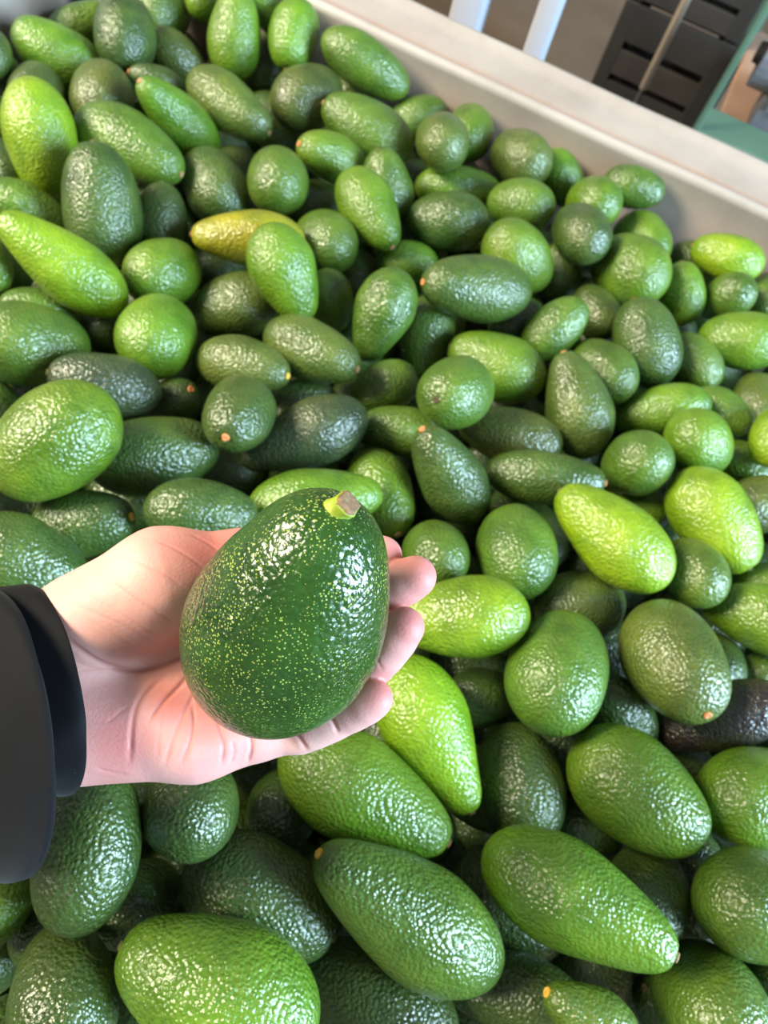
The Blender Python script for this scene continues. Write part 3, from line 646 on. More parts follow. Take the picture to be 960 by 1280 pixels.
    ((-0.0287, 0.6, 0.5949), (0.907, 0.418, 0.048), 0.0926, 0.0632, 'D', 0.3, '-', 'dark green avocado wedged in a gap under the top layer', 1),
    ((-0.0825, 0.5341, 0.5999), (0.137, -0.986, -0.095), 0.083, 0.0588, 'D', 0.3, '-', 'dark avocado sunk in gap left of the round one with a dark blossom end', 1),
    ((-0.0435, 0.4788, 0.6352), (0.163, 0.977, -0.139), 0.1005, 0.0644, 'D', 0.3, '-', 'dark avocado sunk in gap below left of the round one with a dark blossom end', 1),
    ((-0.0663, 0.3907, 0.6128), (-0.343, -0.937, 0.063), 0.0887, 0.0596, 'D', 0.3, '-', 'dark avocado sunk in gap left of the dark one with its orange scar upright', 1),
    ((-0.0369, 0.3154, 0.6167), (0.804, -0.496, -0.329), 0.0913, 0.0574, 'D', 0.3, '-', 'dark avocado sunk in gap below right of the curved light green one behind the stem', 1),
    ((-0.0682, 0.252, 0.6513), (-0.886, 0.462, -0.046), 0.0926, 0.0647, 'D', 0.3, '-', 'dark green avocado wedged in a gap under the top layer', 1),
    ((-0.0398, 0.1802, 0.6434), (0.999, -0.038, -0.032), 0.088, 0.0628, 'D', 0.3, '-', 'dark green avocado wedged in a gap under the top layer', 1),
    ((-0.0771, 0.1162, 0.6547), (0.956, 0.248, -0.159), 0.0896, 0.0627, 'D', 0.3, '-', 'dark green avocado deep in the gap above the dark glossy one below the palm', 1),
    ((-0.0378, 0.0489, 0.6127), (0.382, 0.919, 0.096), 0.0929, 0.0618, 'D', 0.3, '-', 'dark avocado sunk in gap above left of the dark glossy one below the palm', 1),
    ((-0.0635, -0.0414, 0.6073), (0.106, -0.958, -0.266), 0.0932, 0.0606, 'D', 0.3, '-', 'dark green avocado deep in the gap below the large dark one under the wrist', 1),
    ((-0.008, 0.8029, 0.6172), (-0.562, 0.816, 0.136), 0.0983, 0.0622, 'D', 0.3, '-', 'dark green avocado deep in the gap below the dark round one below the back wall', 1),
    ((0.0424, 0.7362, 0.623), (-0.452, -0.882, 0.132), 0.0893, 0.0586, 'D', 0.3, '-', 'dark avocado sunk in gap above left of the tall dark oval one at right', 1),
    ((-0.0203, 0.6754, 0.6109), (-0.019, 0.938, -0.347), 0.0934, 0.0613, 'D', 0.3, '-', 'dark green avocado deep in the gap above the olive pear-shaped avocado', 1),
    ((0.0261, 0.6043, 0.6385), (0.217, 0.976, -0.023), 0.0902, 0.0628, 'D', 0.3, '-', 'dark green avocado deep in the gap above left of the olive pear-shaped avocado', 1),
    ((0.0162, 0.5282, 0.6275), (0.865, -0.471, 0.17), 0.0828, 0.0562, 'D', 0.3, '-', 'dark green avocado deep in the gap left of the olive pear-shaped avocado', 1),
    ((0.031, 0.4549, 0.6057), (-0.79, 0.23, 0.568), 0.0984, 0.0626, 'D', 0.3, '-', 'dark avocado sunk in gap right of the dark one with its orange scar upright', 1),
    ((-0.0044, 0.3948, 0.638), (-0.67, 0.679, 0.3), 0.0901, 0.0573, 'D', 0.3, '-', 'dark green avocado deep in the gap below the dark one with its orange scar upright', 1),
    ((0.0266, 0.3251, 0.6326), (-0.781, 0.426, 0.456), 0.0817, 0.0572, 'D', 0.3, '-', 'dark green avocado deep in the gap above the yellow-green one by the ring finger', 1),
    ((0.009, 0.2489, 0.6456), (0.445, -0.809, 0.384), 0.0923, 0.0596, 'D', 0.3, '-', 'dark avocado sunk in gap below left of the yellow-green one by the ring finger', 1),
    ((0.04, 0.1924, 0.6125), (0.298, 0.942, 0.155), 0.0916, 0.0589, 'D', 0.3, '-', 'dark green avocado deep in the gap above the large one below the little finger', 1),
    ((-0.0223, 0.1301, 0.5918), (-0.981, 0.047, -0.189), 0.1026, 0.0642, 'D', 0.3, '-', 'dark green avocado deep in the gap left of the large one below the little finger', 1),
    ((0.0329, 0.0462, 0.618), (-0.248, -0.939, -0.239), 0.0958, 0.0634, 'D', 0.3, '-', 'dark avocado sunk in gap above right of the dark glossy one below the palm', 1),
    ((-0.0128, -0.0222, 0.6429), (0.193, 0.949, -0.248), 0.093, 0.0653, 'D', 0.3, '-', 'dark green avocado deep in the gap left of the largest one at the bottom edge', 1),
    ((0.0794, 0.8109, 0.6077), (-0.303, -0.457, 0.836), 0.0936, 0.0604, 'D', 0.3, '-', 'dark green avocado wedged in a gap under the top layer', 1),
    ((0.1194, 0.7389, 0.6337), (-0.966, 0.246, 0.078), 0.0847, 0.0606, 'D', 0.3, '-', 'dark green avocado deep in the gap right of the tall dark oval one at right', 1),
    ((0.0686, 0.6803, 0.6257), (0.653, 0.705, -0.275), 0.0834, 0.0569, 'D', 0.3, '-', 'dark green avocado deep in the gap left of the tall dark oval one at right', 1),
    ((0.1083, 0.6006, 0.6235), (-0.982, -0.172, 0.08), 0.1021, 0.0655, 'D', 0.3, '-', 'dark green avocado deep in the gap right of the olive pear-shaped avocado', 1),
    ((0.0842, 0.5286, 0.6219), (-0.29, 0.771, 0.567), 0.0972, 0.0633, 'D', 0.3, '-', 'sunken dark avocado right of the level dark one with an orange scar at right', 1),
    ((0.0919, 0.4547, 0.6333), (-0.732, 0.621, 0.28), 0.0928, 0.0627, 'D', 0.3, '-', 'dark green avocado deep in the gap left of the big yellow-green pear-shaped avocado', 1),
    ((0.0692, 0.3983, 0.6406), (-0.865, 0.466, -0.186), 0.0879, 0.0609, 'D', 0.3, '-', 'dark green avocado deep in the gap above right of the round one above the fingertips', 1),
    ((0.0863, 0.3402, 0.5804), (0.358, 0.92, -0.161), 0.1002, 0.0628, 'D', 0.3, '-', 'dark avocado sunk in gap right of the yellow-green one by the ring finger', 1),
    ((0.0786, 0.2664, 0.6133), (0.965, -0.013, -0.261), 0.0951, 0.0599, 'D', 0.3, '-', 'dark green avocado deep in the gap below the yellow-green one by the ring finger', 1),
    ((0.1186, 0.1881, 0.6086), (-0.978, 0.053, -0.199), 0.0947, 0.0611, 'D', 0.3, '-', 'sunken dark avocado below right of the yellow-green pear-shaped one by the little finger', 1),
    ((0.0764, 0.1237, 0.6272), (0.83, 0.558, -0.007), 0.0827, 0.0579, 'D', 0.3, '-', 'sunken dark avocado above right of the big one with a yellow scar at the bottom', 1),
    ((0.1127, 0.0453, 0.598), (-0.317, 0.856, -0.409), 0.0924, 0.0583, 'D', 0.3, '-', 'dark green avocado wedged in a gap under the top layer', 1),
    ((0.1645, 0.8034, 0.6304), (0.071, 0.985, -0.159), 0.091, 0.0625, 'D', 0.3, '-', 'sunken dark avocado above left of the long light green one at the right edge', 1),
    ((0.1928, 0.7209, 0.637), (-0.652, -0.701, 0.289), 0.0864, 0.0595, 'D', 0.3, '-', 'dark avocado sunk in gap below the long light green one at the right edge', 1),
    ((0.1409, 0.6688, 0.6311), (-0.708, 0.697, -0.116), 0.0855, 0.0615, 'D', 0.3, '-', 'dark avocado sunk in gap below right of the tall dark oval one at right', 1),
    ((0.1924, 0.6035, 0.6293), (0.4, 0.869, -0.29), 0.0796, 0.0579, 'D', 0.3, '-', 'dark green avocado wedged in a gap under the top layer', 1),
    ((0.1466, 0.5297, 0.6323), (-0.297, -0.954, -0.034), 0.0893, 0.0632, 'D', 0.3, '-', 'dark avocado sunk in gap above right of the big yellow-green pear-shaped avocado', 1),
    ((0.1961, 0.4714, 0.6226), (0.299, -0.936, -0.188), 0.092, 0.0606, 'D', 0.3, '-', 'dark avocado sunk in gap left of the bright yellow-green one near the right edge', 1),
    ((0.1557, 0.3999, 0.6307), (0.893, 0.446, -0.064), 0.0858, 0.0609, 'D', 0.3, '-', 'dark green avocado deep in the gap below the big yellow-green pear-shaped avocado', 1),
    ((0.1866, 0.3338, 0.611), (0.787, -0.345, -0.511), 0.1008, 0.0656, 'D', 0.3, '-', 'dark avocado sunk in gap right of the broad round-ended one right of the hand', 1),
    ((0.1542, 0.2376, 0.6332), (-0.984, 0.161, -0.072), 0.0875, 0.0599, 'D', 0.3, '-', 'dark avocado sunk in gap below the broad round-ended one right of the hand', 1),
    ((0.2128, 0.2006, 0.5916), (-0.821, 0.564, 0.094), 0.0805, 0.0568, 'D', 0.3, '-', 'dark avocado sunk in gap below left of the large oval one at lower right', 1),
    ((0.1579, 0.114, 0.6399), (0.956, -0.291, 0.037), 0.0871, 0.0632, 'D', 0.3, '-', 'sunken dark avocado left of the long one with a tan tip at lower right', 1),
    ((0.1844, 0.05, 0.6117), (0.81, -0.575, 0.113), 0.1016, 0.0636, 'D', 0.3, '-', 'sunken dark avocado below right of the big one with a yellow scar at the bottom', 1),
    ((0.2402, 0.8019, 0.6421), (-0.541, -0.798, -0.265), 0.1012, 0.064, 'D', 0.3, '-', 'dark green avocado wedged in a gap under the top layer', 1),
    ((0.274, 0.7475, 0.6339), (-0.535, -0.84, 0.092), 0.0976, 0.0623, 'D', 0.3, '-', 'sunken dark avocado below right of the long light green one at the right edge', 1),
    ((0.2264, 0.675, 0.6211), (0.953, 0.303, -0.004), 0.0897, 0.0574, 'D', 0.3, '-', 'dark avocado sunk in gap above left of the bright avocado cut by the right edge', 1),
    ((0.2751, 0.5988, 0.6342), (-0.667, -0.738, -0.102), 0.0856, 0.0626, 'D', 0.3, '-', 'dark green avocado wedged in a gap under the top layer', 1),
    ((0.2341, 0.5281, 0.6128), (-0.647, -0.32, -0.692), 0.0845, 0.0605, 'D', 0.3, '-', 'dark green avocado wedged in a gap under the top layer', 1),
    ((0.2682, 0.4713, 0.6398), (0.883, 0.393, 0.257), 0.0841, 0.0613, 'D', 0.3, '-', 'sunken dark avocado below right of the bright yellow-green one near the right edge', 1),
    ((0.243, 0.3972, 0.6313), (0.903, -0.408, 0.137), 0.0843, 0.058, 'D', 0.3, '-', 'dark green avocado deep in the gap above right of the scratched olive avocado', 1),
    ((0.258, 0.3303, 0.6208), (0.507, 0.848, -0.155), 0.0773, 0.0562, 'D', 0.3, '-', 'dark green avocado deep in the gap below the scratched olive avocado', 1),
    ((0.2402, 0.253, 0.6347), (-0.737, -0.674, -0.055), 0.0872, 0.0587, 'D', 0.3, '-', 'dark green avocado deep in the gap below left of the dark purple avocado', 1),
    ((0.2767, 0.1929, 0.6386), (-0.574, 0.802, 0.164), 0.0803, 0.0592, 'D', 0.3, '-', 'sunken dark avocado right of the long one with a tan tip at lower right', 1),
    ((0.2283, 0.1116, 0.6188), (-0.155, 0.955, 0.251), 0.1001, 0.0646, 'D', 0.3, '-', 'dark avocado sunk in gap below the long one with a tan tip at lower right', 1),
    ((0.3133, 0.6768, 0.6406), (0.84, -0.532, 0.1), 0.0858, 0.0606, 'D', 0.3, '-', 'dark green avocado wedged in a gap under the top layer', 1),
    ((0.3159, 0.5277, 0.6363), (0.757, -0.653, 0.031), 0.0891, 0.0643, 'D', 0.3, '-', 'dark avocado sunk in gap right of the bright yellow-green one near the right edge', 1),
    ((0.3212, 0.4151, 0.6309), (-0.908, 0.249, -0.338), 0.1039, 0.0656, 'D', 0.3, '-', 'dark green avocado deep in the gap above the dark purple avocado', 1),
    ((0.3451, 0.3187, 0.6387), (0.565, -0.811, 0.152), 0.0847, 0.0587, 'D', 0.3, '-', 'dark green avocado deep in the gap below right of the dark purple avocado', 1),
    ((0.3065, 0.2638, 0.6219), (-0.006, -0.99, -0.144), 0.0812, 0.0568, 'D', 0.3, '-', 'dark avocado sunk in gap below right of the large oval one at lower right', 1),
    ((0.3521, 0.1907, 0.6264), (-0.593, 0.805, 0.023), 0.0918, 0.0583, 'D', 0.3, '-', 'dark green avocado wedged in a gap under the top layer', 1),
    ((0.3088, 0.1165, 0.6057), (-0.897, -0.067, 0.437), 0.0913, 0.0582, 'D', 0.3, '-', 'sunken dark avocado below right of the long one with a tan tip at lower right', 1),
    ((-0.6118, 0.4511, 0.7017), (0.206, -0.475, -0.855), 0.084, 0.0582, 'D', 0.3, '-', 'dark green avocado on the heap beyond the picture', 2),
    ((-0.5242, 0.3487, 0.6898), (0.848, -0.525, -0.077), 0.086, 0.0605, 'D', 0.3, '-', 'dark green avocado on the heap beyond the picture', 2),
    ((-0.4312, 0.2698, 0.7025), (-0.201, -0.98, 0.012), 0.0917, 0.0622, 'D', 0.3, '-', 'dark green avocado on the heap beyond the picture', 2),
    ((-0.341, 0.1828, 0.6851), (0.849, -0.509, 0.139), 0.0926, 0.0606, 'D', 0.3, '-', 'dark green avocado on the heap beyond the picture', 2),
    ((-0.2642, 0.0685, 0.687), (0.01, 0.994, 0.109), 0.0959, 0.0627, 'D', 0.3, '-', 'dark green avocado on the heap beyond the picture', 2),
    ((-0.0817, -0.1081, 0.7326), (0.43, -0.902, 0.027), 0.0808, 0.0586, 'D', 0.3, '-', 'dark green avocado on the heap beyond the picture', 2),
    ((0.1932, -0.0015, 0.6957), (-0.472, -0.775, -0.42), 0.098, 0.0635, 'D', 0.3, '-', 'dark green avocado on the heap beyond the picture', 2),
    ((0.2947, 0.8062, 0.6956), (-0.096, 0.247, -0.964), 0.0788, 0.0564, 'D', 0.3, '-', 'dark green avocado on the heap beyond the picture', 2),
    ((0.287, 0.7199, 0.6909), (-0.166, 0.97, -0.18), 0.0882, 0.0614, 'D', 0.3, '-', 'dark green avocado on the heap beyond the picture', 2),
    ((0.3719, 0.809, 0.699), (-0.781, -0.604, 0.157), 0.0893, 0.0585, 'D', 0.3, '-', 'dark green avocado on the heap beyond the picture', 2),
    ((0.3727, 0.7183, 0.6974), (-0.61, -0.742, -0.279), 0.0978, 0.0655, 'D', 0.3, '-', 'dark green avocado on the heap beyond the picture', 2),
    ((0.3723, 0.6305, 0.6828), (0.321, -0.946, 0.046), 0.0864, 0.0612, 'D', 0.3, '-', 'dark green avocado on the heap beyond the picture', 2),
    ((0.3857, 0.5522, 0.7088), (0.079, 0.994, 0.068), 0.0821, 0.0604, 'D', 0.3, '-', 'dark green avocado on the heap beyond the picture', 2),
    ((0.3767, 0.456, 0.694), (-0.696, -0.714, 0.074), 0.0936, 0.0658, 'D', 0.3, '-', 'dark green avocado on the heap beyond the picture', 2),
    ((0.3837, 0.3654, 0.6837), (-0.183, 0.971, -0.152), 0.103, 0.065, 'D', 0.3, '-', 'dark green avocado on the heap beyond the picture', 2),
    ((0.385, 0.2689, 0.7033), (-0.671, -0.42, 0.611), 0.0874, 0.0577, 'D', 0.3, '-', 'dark green avocado on the heap beyond the picture', 2),
    ((0.3798, 0.1751, 0.6942), (-0.893, -0.263, 0.364), 0.0791, 0.0562, 'D', 0.3, '-', 'dark green avocado on the heap beyond the picture', 2),
    ((0.3831, 0.0894, 0.6959), (0.146, 0.987, 0.066), 0.0944, 0.0605, 'D', 0.3, '-', 'dark green avocado on the heap beyond the picture', 2),
]
for k, (p, a, L, W, col, nk, stem, label, grp) in enumerate(AVOCADOS):
    make_avocado(k, p, a, L, W, col, nk, stem, label, (PILE, UNDER, BORDER)[grp], (26, 34) if grp == 0 else (16, 20))

# what lies deeper in the bin, closed off by the fruit above: one object of many small dark fruit
vv, ff = [], []
r_ = np.random.default_rng(11)
for lay in range(3):
    for ix in range(21):
        for iy in range(22):
            x = BIN_X0 + .045 + ix * .060 + (iy % 2) * .03 + lay * .02
            y = BACK_Y - .045 - iy * .056 - lay * .02
            if x > BIN_X1 - .04 or y < BIN_Y0 + .04: continue
            v, f_, _t = avocado_mesh('a', .084, .060, .3, ix * 37 + iy, 8, 11)
            mm = axis_matrix((x, y, ZC - .150 - lay * .05 + r_.normal() * .004), (r_.normal(), r_.normal(), .2 * r_.normal()), 0)
            b0 = len(vv)
            vv += [tuple(mm @ Vector(q)) for q in v]
            ff += [tuple(i + b0 for i in f) for f in f_]
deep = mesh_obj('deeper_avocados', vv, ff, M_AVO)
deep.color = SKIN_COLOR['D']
tag(deep, 'dark green avocados deep in the bin beneath the heap', 'avocados', None, 'stuff')

# ------------------------------------------------------------------ the bin
def bin_material():
    m, nt, b = node_mat('white_bin_plastic')
    tc = nt.nodes.new('ShaderNodeTexCoord')
    vec = tc.outputs['Object']
    n = noise(nt, 7, 6, .65, vec)
    base = ramp(nt, n.outputs[0], [(.3, srgb(152, 141, 133)), (.55, srgb(169, 158, 150)), (.8, srgb(177, 168, 160))])
    # rusty dust staining, strongest in the groove along the inner lip (attribute "stain")
    at = nt.nodes.new('ShaderNodeAttribute')
    at.attribute_name = 'stain'
    n2 = noise(nt, 16, 5, .7, vec)
    s = math_node(nt, 'MULTIPLY', n2.outputs[0], 1.5)
    s = math_node(nt, 'MULTIPLY', s, at.outputs['Fac'])
    cl = nt.nodes.new('ShaderNodeClamp')
    nt.links.new(s, cl.inputs['Value'])
    c = mix(nt, cl.outputs[0], base.outputs[0], srgb(176, 118, 80))
    n3 = noise(nt, 34, 4, .7, vec)
    sp = ramp(nt, n3.outputs[0], [(.66, (0, 0, 0, 1)), (.76, (1, 1, 1, 1))])
    c = mix(nt, math_node(nt, 'MULTIPLY', sp.outputs[0], .35), c, srgb(166, 118, 86))
    nt.links.new(c, b.inputs['Base Color'])
    b.inputs['Roughness'].default_value = .5
    nb = noise(nt, 120, 4, .6, vec)
    bump(nt, nb.outputs[0], .25, .0008, b)
    return m


M_BIN = bin_material()
RIM_Z = ZC + RIM_H
# cross-section of the wall: u = outwards from the inner face, v = height, s = stain
SECT = [(0, .06, 0), (0, RIM_Z - .045, .25), (0, RIM_Z - .018, .05), (-.004, RIM_Z - .008, 0), (-.0045, RIM_Z - .002, 0), (-.001, RIM_Z + .0015, .0),
        (.005, RIM_Z + .0015, .1), (.010, RIM_Z - .003, .8), (.016, RIM_Z - .004, .6), (.024, RIM_Z - .004, .12), (.06, RIM_Z - .004, .05),
        (.078, RIM_Z - .003, .1), (.084, RIM_Z + .001, .0), (.090, RIM_Z + .0005, 0), (.0945, RIM_Z - .006, 0), (.0945, RIM_Z - .05, .1), (.088, RIM_Z - .056, .2), (.07, RIM_Z - .056, .2),
        (.05, RIM_Z - .06, .3), (.05, .02, .4), (.0, .02, .1)]


def wall_ring():
    # rounded rectangle path of the inner face, counter-clockwise
    pts = []
    rc = .035
    cs = [(BIN_X1 - rc, BIN_Y0 + rc, -90), (BIN_X1 - rc, BACK_Y - rc, 0), (BIN_X0 + rc, BACK_Y - rc, 90), (BIN_X0 + rc, BIN_Y0 + rc, 180)]
    for cx, cy, a0 in cs:
        for i in range(7):
            a = math.radians(a0 + i * 15)
            pts.append((cx, cy, math.cos(a), math.sin(a), rc))
    out = []
    for i, q in enumerate(pts):
        out.append(q)
        nx = pts[(i + 1) % len(pts)]
        if i % 7 == 6:
            for k in range(1, 40):
                t = k / 40
                out.append(tuple(q[c] * (1 - t) + nx[c] * t for c in range(5)))
    return out


path = wall_ring()
verts, stain = [], []
for i, (cx, cy, nx, ny, rc) in enumerate(path):
    wob = .0012 * math.sin(i * .31) + .0008 * math.sin(i * .83 + 1)
    for u, v_, s_ in SECT:
        w = wob if v_ > RIM_Z - .03 else 0
        verts.append((cx + nx * (rc + u), cy + ny * (rc + u), v_ + w * .6))
        stain.append(s_)
nS = len(SECT)
faces = []
for i in range(len(path)):
    for j in range(nS):
        a, b_ = i * nS + j, i * nS + (j + 1) % nS
        c_, d_ = ((i + 1) % len(path)) * nS + (j + 1) % nS, ((i + 1) % len(path)) * nS + j
        faces.append((a, d_, c_, b_))
binroot = empty('harvest_bin', ((BIN_X0 + BIN_X1) / 2, (BIN_Y0 + BACK_Y) / 2, 0),
                'large white plastic harvest bin with brown-stained rim, full of avocados', 'bin')
bc = Vector(binroot.location)
verts = [tuple(Vector(v) - bc) for v in verts]
wall = mesh_obj('bin_wall', verts, faces, M_BIN, binroot)
at = wall.data.attributes.new('stain', 'FLOAT', 'POINT')
at.data.foreach_set('value', stain)
bm = bmesh.new()
add_box(bm, (0, 0, .05), (BIN_X1 - BIN_X0 + .02, BACK_Y - BIN_Y0 + .02, .06), .004)
bm_obj('bin_bottom', bm, M_BIN, binroot)
for sx in (-1, 1):
    for sy in (-1, 1):
        bm = bmesh.new()
        add_box(bm, (sx * .45, sy * .42, .0125), (.12, .12, .025), .004)
        bm_obj('bin_foot', bm, M_BIN, binroot)

# ------------------------------------------------------------------ held avocado
held_p = ray_to(362, 767, depth=.264)
ca, sa = math.cos(math.radians(61)), math.sin(math.radians(61))
tt = math.radians(37)
ac = np.array([math.cos(tt) * ca, -math.cos(tt) * sa, -math.sin(tt)])
held_a = RM @ ac
HL, HW, HN = .1040, .0712, .46
hv, hf, htip = avocado_mesh('held', HL, HW, HN, 5, 90, 120, .006, .012)
hv = np.array(hv)
# long shallow furrows down the skin
thv = np.arctan2(hv[:, 1], hv[:, 0])
tz = hv[:, 2] / (HL / 2)
fur = np.zeros(len(hv))
for a0, dep, wd, z0 in ((.4, .0006, .10, .1), (1.3, .0005, .08, .35), (2.4, .0006, .09, -.1), (3.3, .0005, .10, .2), (4.5, .0006, .08, .0), (5.6, .0005, .1, .3)):
    d_ = np.angle(np.exp(1j * (thv - a0 - .25 * np.sin(tz * 3 + a0))))
    fur += dep * np.exp(-(d_ / wd) ** 2) * np.exp(-((tz - z0) / .45) ** 2)
# puckering round the stem
puck = .0007 * np.cos(11 * thv) * np.exp(-((1 - tz) / .05)) * np.clip((1 - tz) / .01, 0, 1)
rr_ = np.hypot(hv[:, 0], hv[:, 1]) + 1e-9
hv[:, 0] *= 1 - (fur + puck) / np.maximum(rr_, .004)
hv[:, 1] *= 1 - (fur + puck) / np.maximum(rr_, .004)
held = mesh_obj('avocado', hv, hf, M_HELD)
held.matrix_world = axis_matrix(held_p, held_a, 0.6)
held.color = srgb(36, 72, 18)
tag(held, 'large glossy dark green avocado with pale specks, held in the hand', 'avocado')
# cut stem: short yellow-green stub with a corky brown top
M_STUB = plain('stem_stub_green', srgb(150, 168, 52), .5, 0, .15, 200)
M_CORK = plain('stem_cork', srgb(150, 118, 84), .8, 0, .25, 700, .6, .0006)


def lathe(prof, n=24, wob=.06):
    vs, fs = [], []
    for r0, z in prof:
        for j in range(n):
            a = j * 2 * math.pi / n
            w = 1 + wob * math.sin(4 * a + z * 800) + wob * .5 * math.sin(7 * a)
            vs.append((r0 * w * math.cos(a), r0 * w * math.sin(a), z))
    for i in range(len(prof) - 1):
        for j in range(n):
            a, b_ = i * n + j, i * n + (j + 1) % n
            fs.append((a, b_, b_ + n, a + n))
    fs.append(tuple(range(len(vs) - n, len(vs))))
    return vs, fs


v, f_ = lathe([(.0050, -.004), (.0048, -.001), (.0041, .0004), (.0038, .0020), (.0042, .0038), (.0040, .0044)])
stub = mesh_obj('stem', v, f_, M_STUB, held)
stub.location = (htip[0], htip[1], HL / 2 - .0012)
sd = held.matrix_world.to_3x3().inverted() @ Vector(RM @ np.array([.62, -.42, -.66]))
stub.rotation_euler = sd.to_track_quat('Z', 'Y').to_euler()
stub['label'] = 'yellow-green cut stem stub'
v, f_ = lathe([(.0040, .0040), (.0037, .0050), (.0027, .0055), (.0013, .0051), (.0004, .0048)], 20, .1)
cork = mesh_obj('stem_cut', v, f_, M_CORK, stub)
cork['label'] = 'corky brown cut face of the stem'

# ------------------------------------------------------------------ hand (one continuous skin grown as a distance field)
def cpt(px, py, z):
    return np.array([(px - 480) / FPX * z, (py - 640) / FPX * z, z])


VOX = .0007
lo = cpt(-20, 600, .29) - [.05, .02, .07]
hi = np.array([.027, .118, .352])
lo = np.array([-.185, -.008, .250])
dims = np.ceil((hi - lo) / VOX).astype(int)
gx, gy, gz = [lo[i] + np.arange(dims[i]) * VOX for i in range(3)]
GX, GY, GZ = np.meshgrid(gx.astype('f4'), gy.astype('f4'), gz.astype('f4'), indexing='ij')


def capsule(a, b, ra, rb, flat=1.0):
    """tapered capsule distance; flat < 1 squeezes it along the viewing depth"""
    a, b = np.array(a, float), np.array(b, float)
    ab = b - a
    px_, py_, pz_ = GX - a[0], GY - a[1], (GZ - a[2]) / flat
    abz = ab.copy()
    abz[2] /= flat
    den = float(abz @ abz)
    h = np.clip((px_ * abz[0] + py_ * abz[1] + pz_ * abz[2]) / den, 0, 1)
    dx, dy, dz = px_ - h * abz[0], py_ - h * abz[1], pz_ - h * abz[2]
    return np.sqrt(dx * dx + dy * dy + dz * dz) - (ra + (rb - ra) * h)


def smin(a, b, k):
    h = np.clip(.5 + .5 * (b - a) / k, 0, 1)
    return b * (1 - h) + a * h - k * h * (1 - h)


parts = [  # (pixel x, pixel y, depth), radius m at both ends, joined softly with k
    # forearm and wrist
    ((-160, 868, .318), (20, 862, .303), .026, .0245, .012, .85),
    ((-160, 840, .318), (40, 818, .300), .024, .0215, .012, .85),
    ((-160, 900, .318), (60, 905, .298), .024, .0205, .012, .85),
    # palm: metacarpals
    ((60, 812, .300), (345, 706, .322), .0200, .0125, .010, .9),
    ((60, 840, .302), (352, 760, .326), .0200, .0125, .010, .9),
    ((70, 872, .302), (346, 818, .322), .0200, .0130, .010, .9),
    ((80, 902, .299), (318, 888, .310), .0195, .0140, .010, .9),
    # ball of the thumb
    ((110, 782, .296), (205, 727, .296), .0215, .0200, .008, .95),
    ((205, 727, .296), (300, 706, .306), .0195, .0135, .008, 1),
    # thumb lying behind the fruit
    ((300, 706, .306), (385, 690, .322), .0130, .0105, .006, 1),
    ((385, 690, .322), (440, 676, .318), .0105, .0085, .004, 1),
    # heel of the hand below
    ((112, 912, .293), (245, 912, .297), .0200, .0185, .010, .95),
    ((245, 912, .297), (315, 906, .301), .0180, .0140, .008, 1),
]
fingers = [
    # little finger
    [((300, 908, .303), .0138), ((374, 911, .3000), .0093), ((430, 889, .2930), .0084), ((468, 873, .2865), .0070)],
    # ring finger
    [((340, 838, .320), .0125), ((408, 862, .3080), .0092), ((467, 829, .2950), .0083), ((505, 784, .2860), .0077)],
    # middle finger
    [((350, 770, .326), .0125), ((418, 772, .3160), .0096), ((474, 743, .3020), .0085), ((519, 721, .2930), .0081)],
    # index finger
    [((345, 712, .324), .0125), ((402, 722, .3180), .0094), ((446, 704, .3080), .0086), ((478, 695, .3010), .0078)],
]
hand_sdf = None
fing_sdf = None
for a, b, ra, rb, k, flt in parts:
    c_ = capsule(cpt(*a), cpt(*b), ra, rb, flt)
    hand_sdf = c_ if hand_sdf is None else smin(hand_sdf, c_, k)
for fg in fingers:
    fs_ = None
    for (a, ra), (b, rb) in zip(fg[:-1], fg[1:]):
        c_ = capsule(cpt(*a), cpt(*b), ra, rb)
        fs_ = c_ if fs_ is None else smin(fs_, c_, .0022)
    # fleshy pads between the joints
    for (a, ra), (b, rb) in zip(fg[1:-1], fg[2:]):
        pa, pb = cpt(*a), cpt(*b)
        mid = (pa + pb) / 2 + np.array([0, 0, -.0008])
        dd_ = (pb - pa) * .16
        fs_ = smin(fs_, capsule(mid - dd_, mid + dd_, (ra + rb) / 2 + .0004, (ra + rb) / 2 + .0002), .003)
    fing_sdf = fs_ if fing_sdf is None else smin(fing_sdf, fs_, .0012)
hand_sdf = smin(hand_sdf, fing_sdf, .004)
# hollow of the palm
hol = capsule(cpt(262, 850, .268), cpt(330, 800, .262), .024, .030)
hand_sdf = -smin(-hand_sdf, hol, .010)

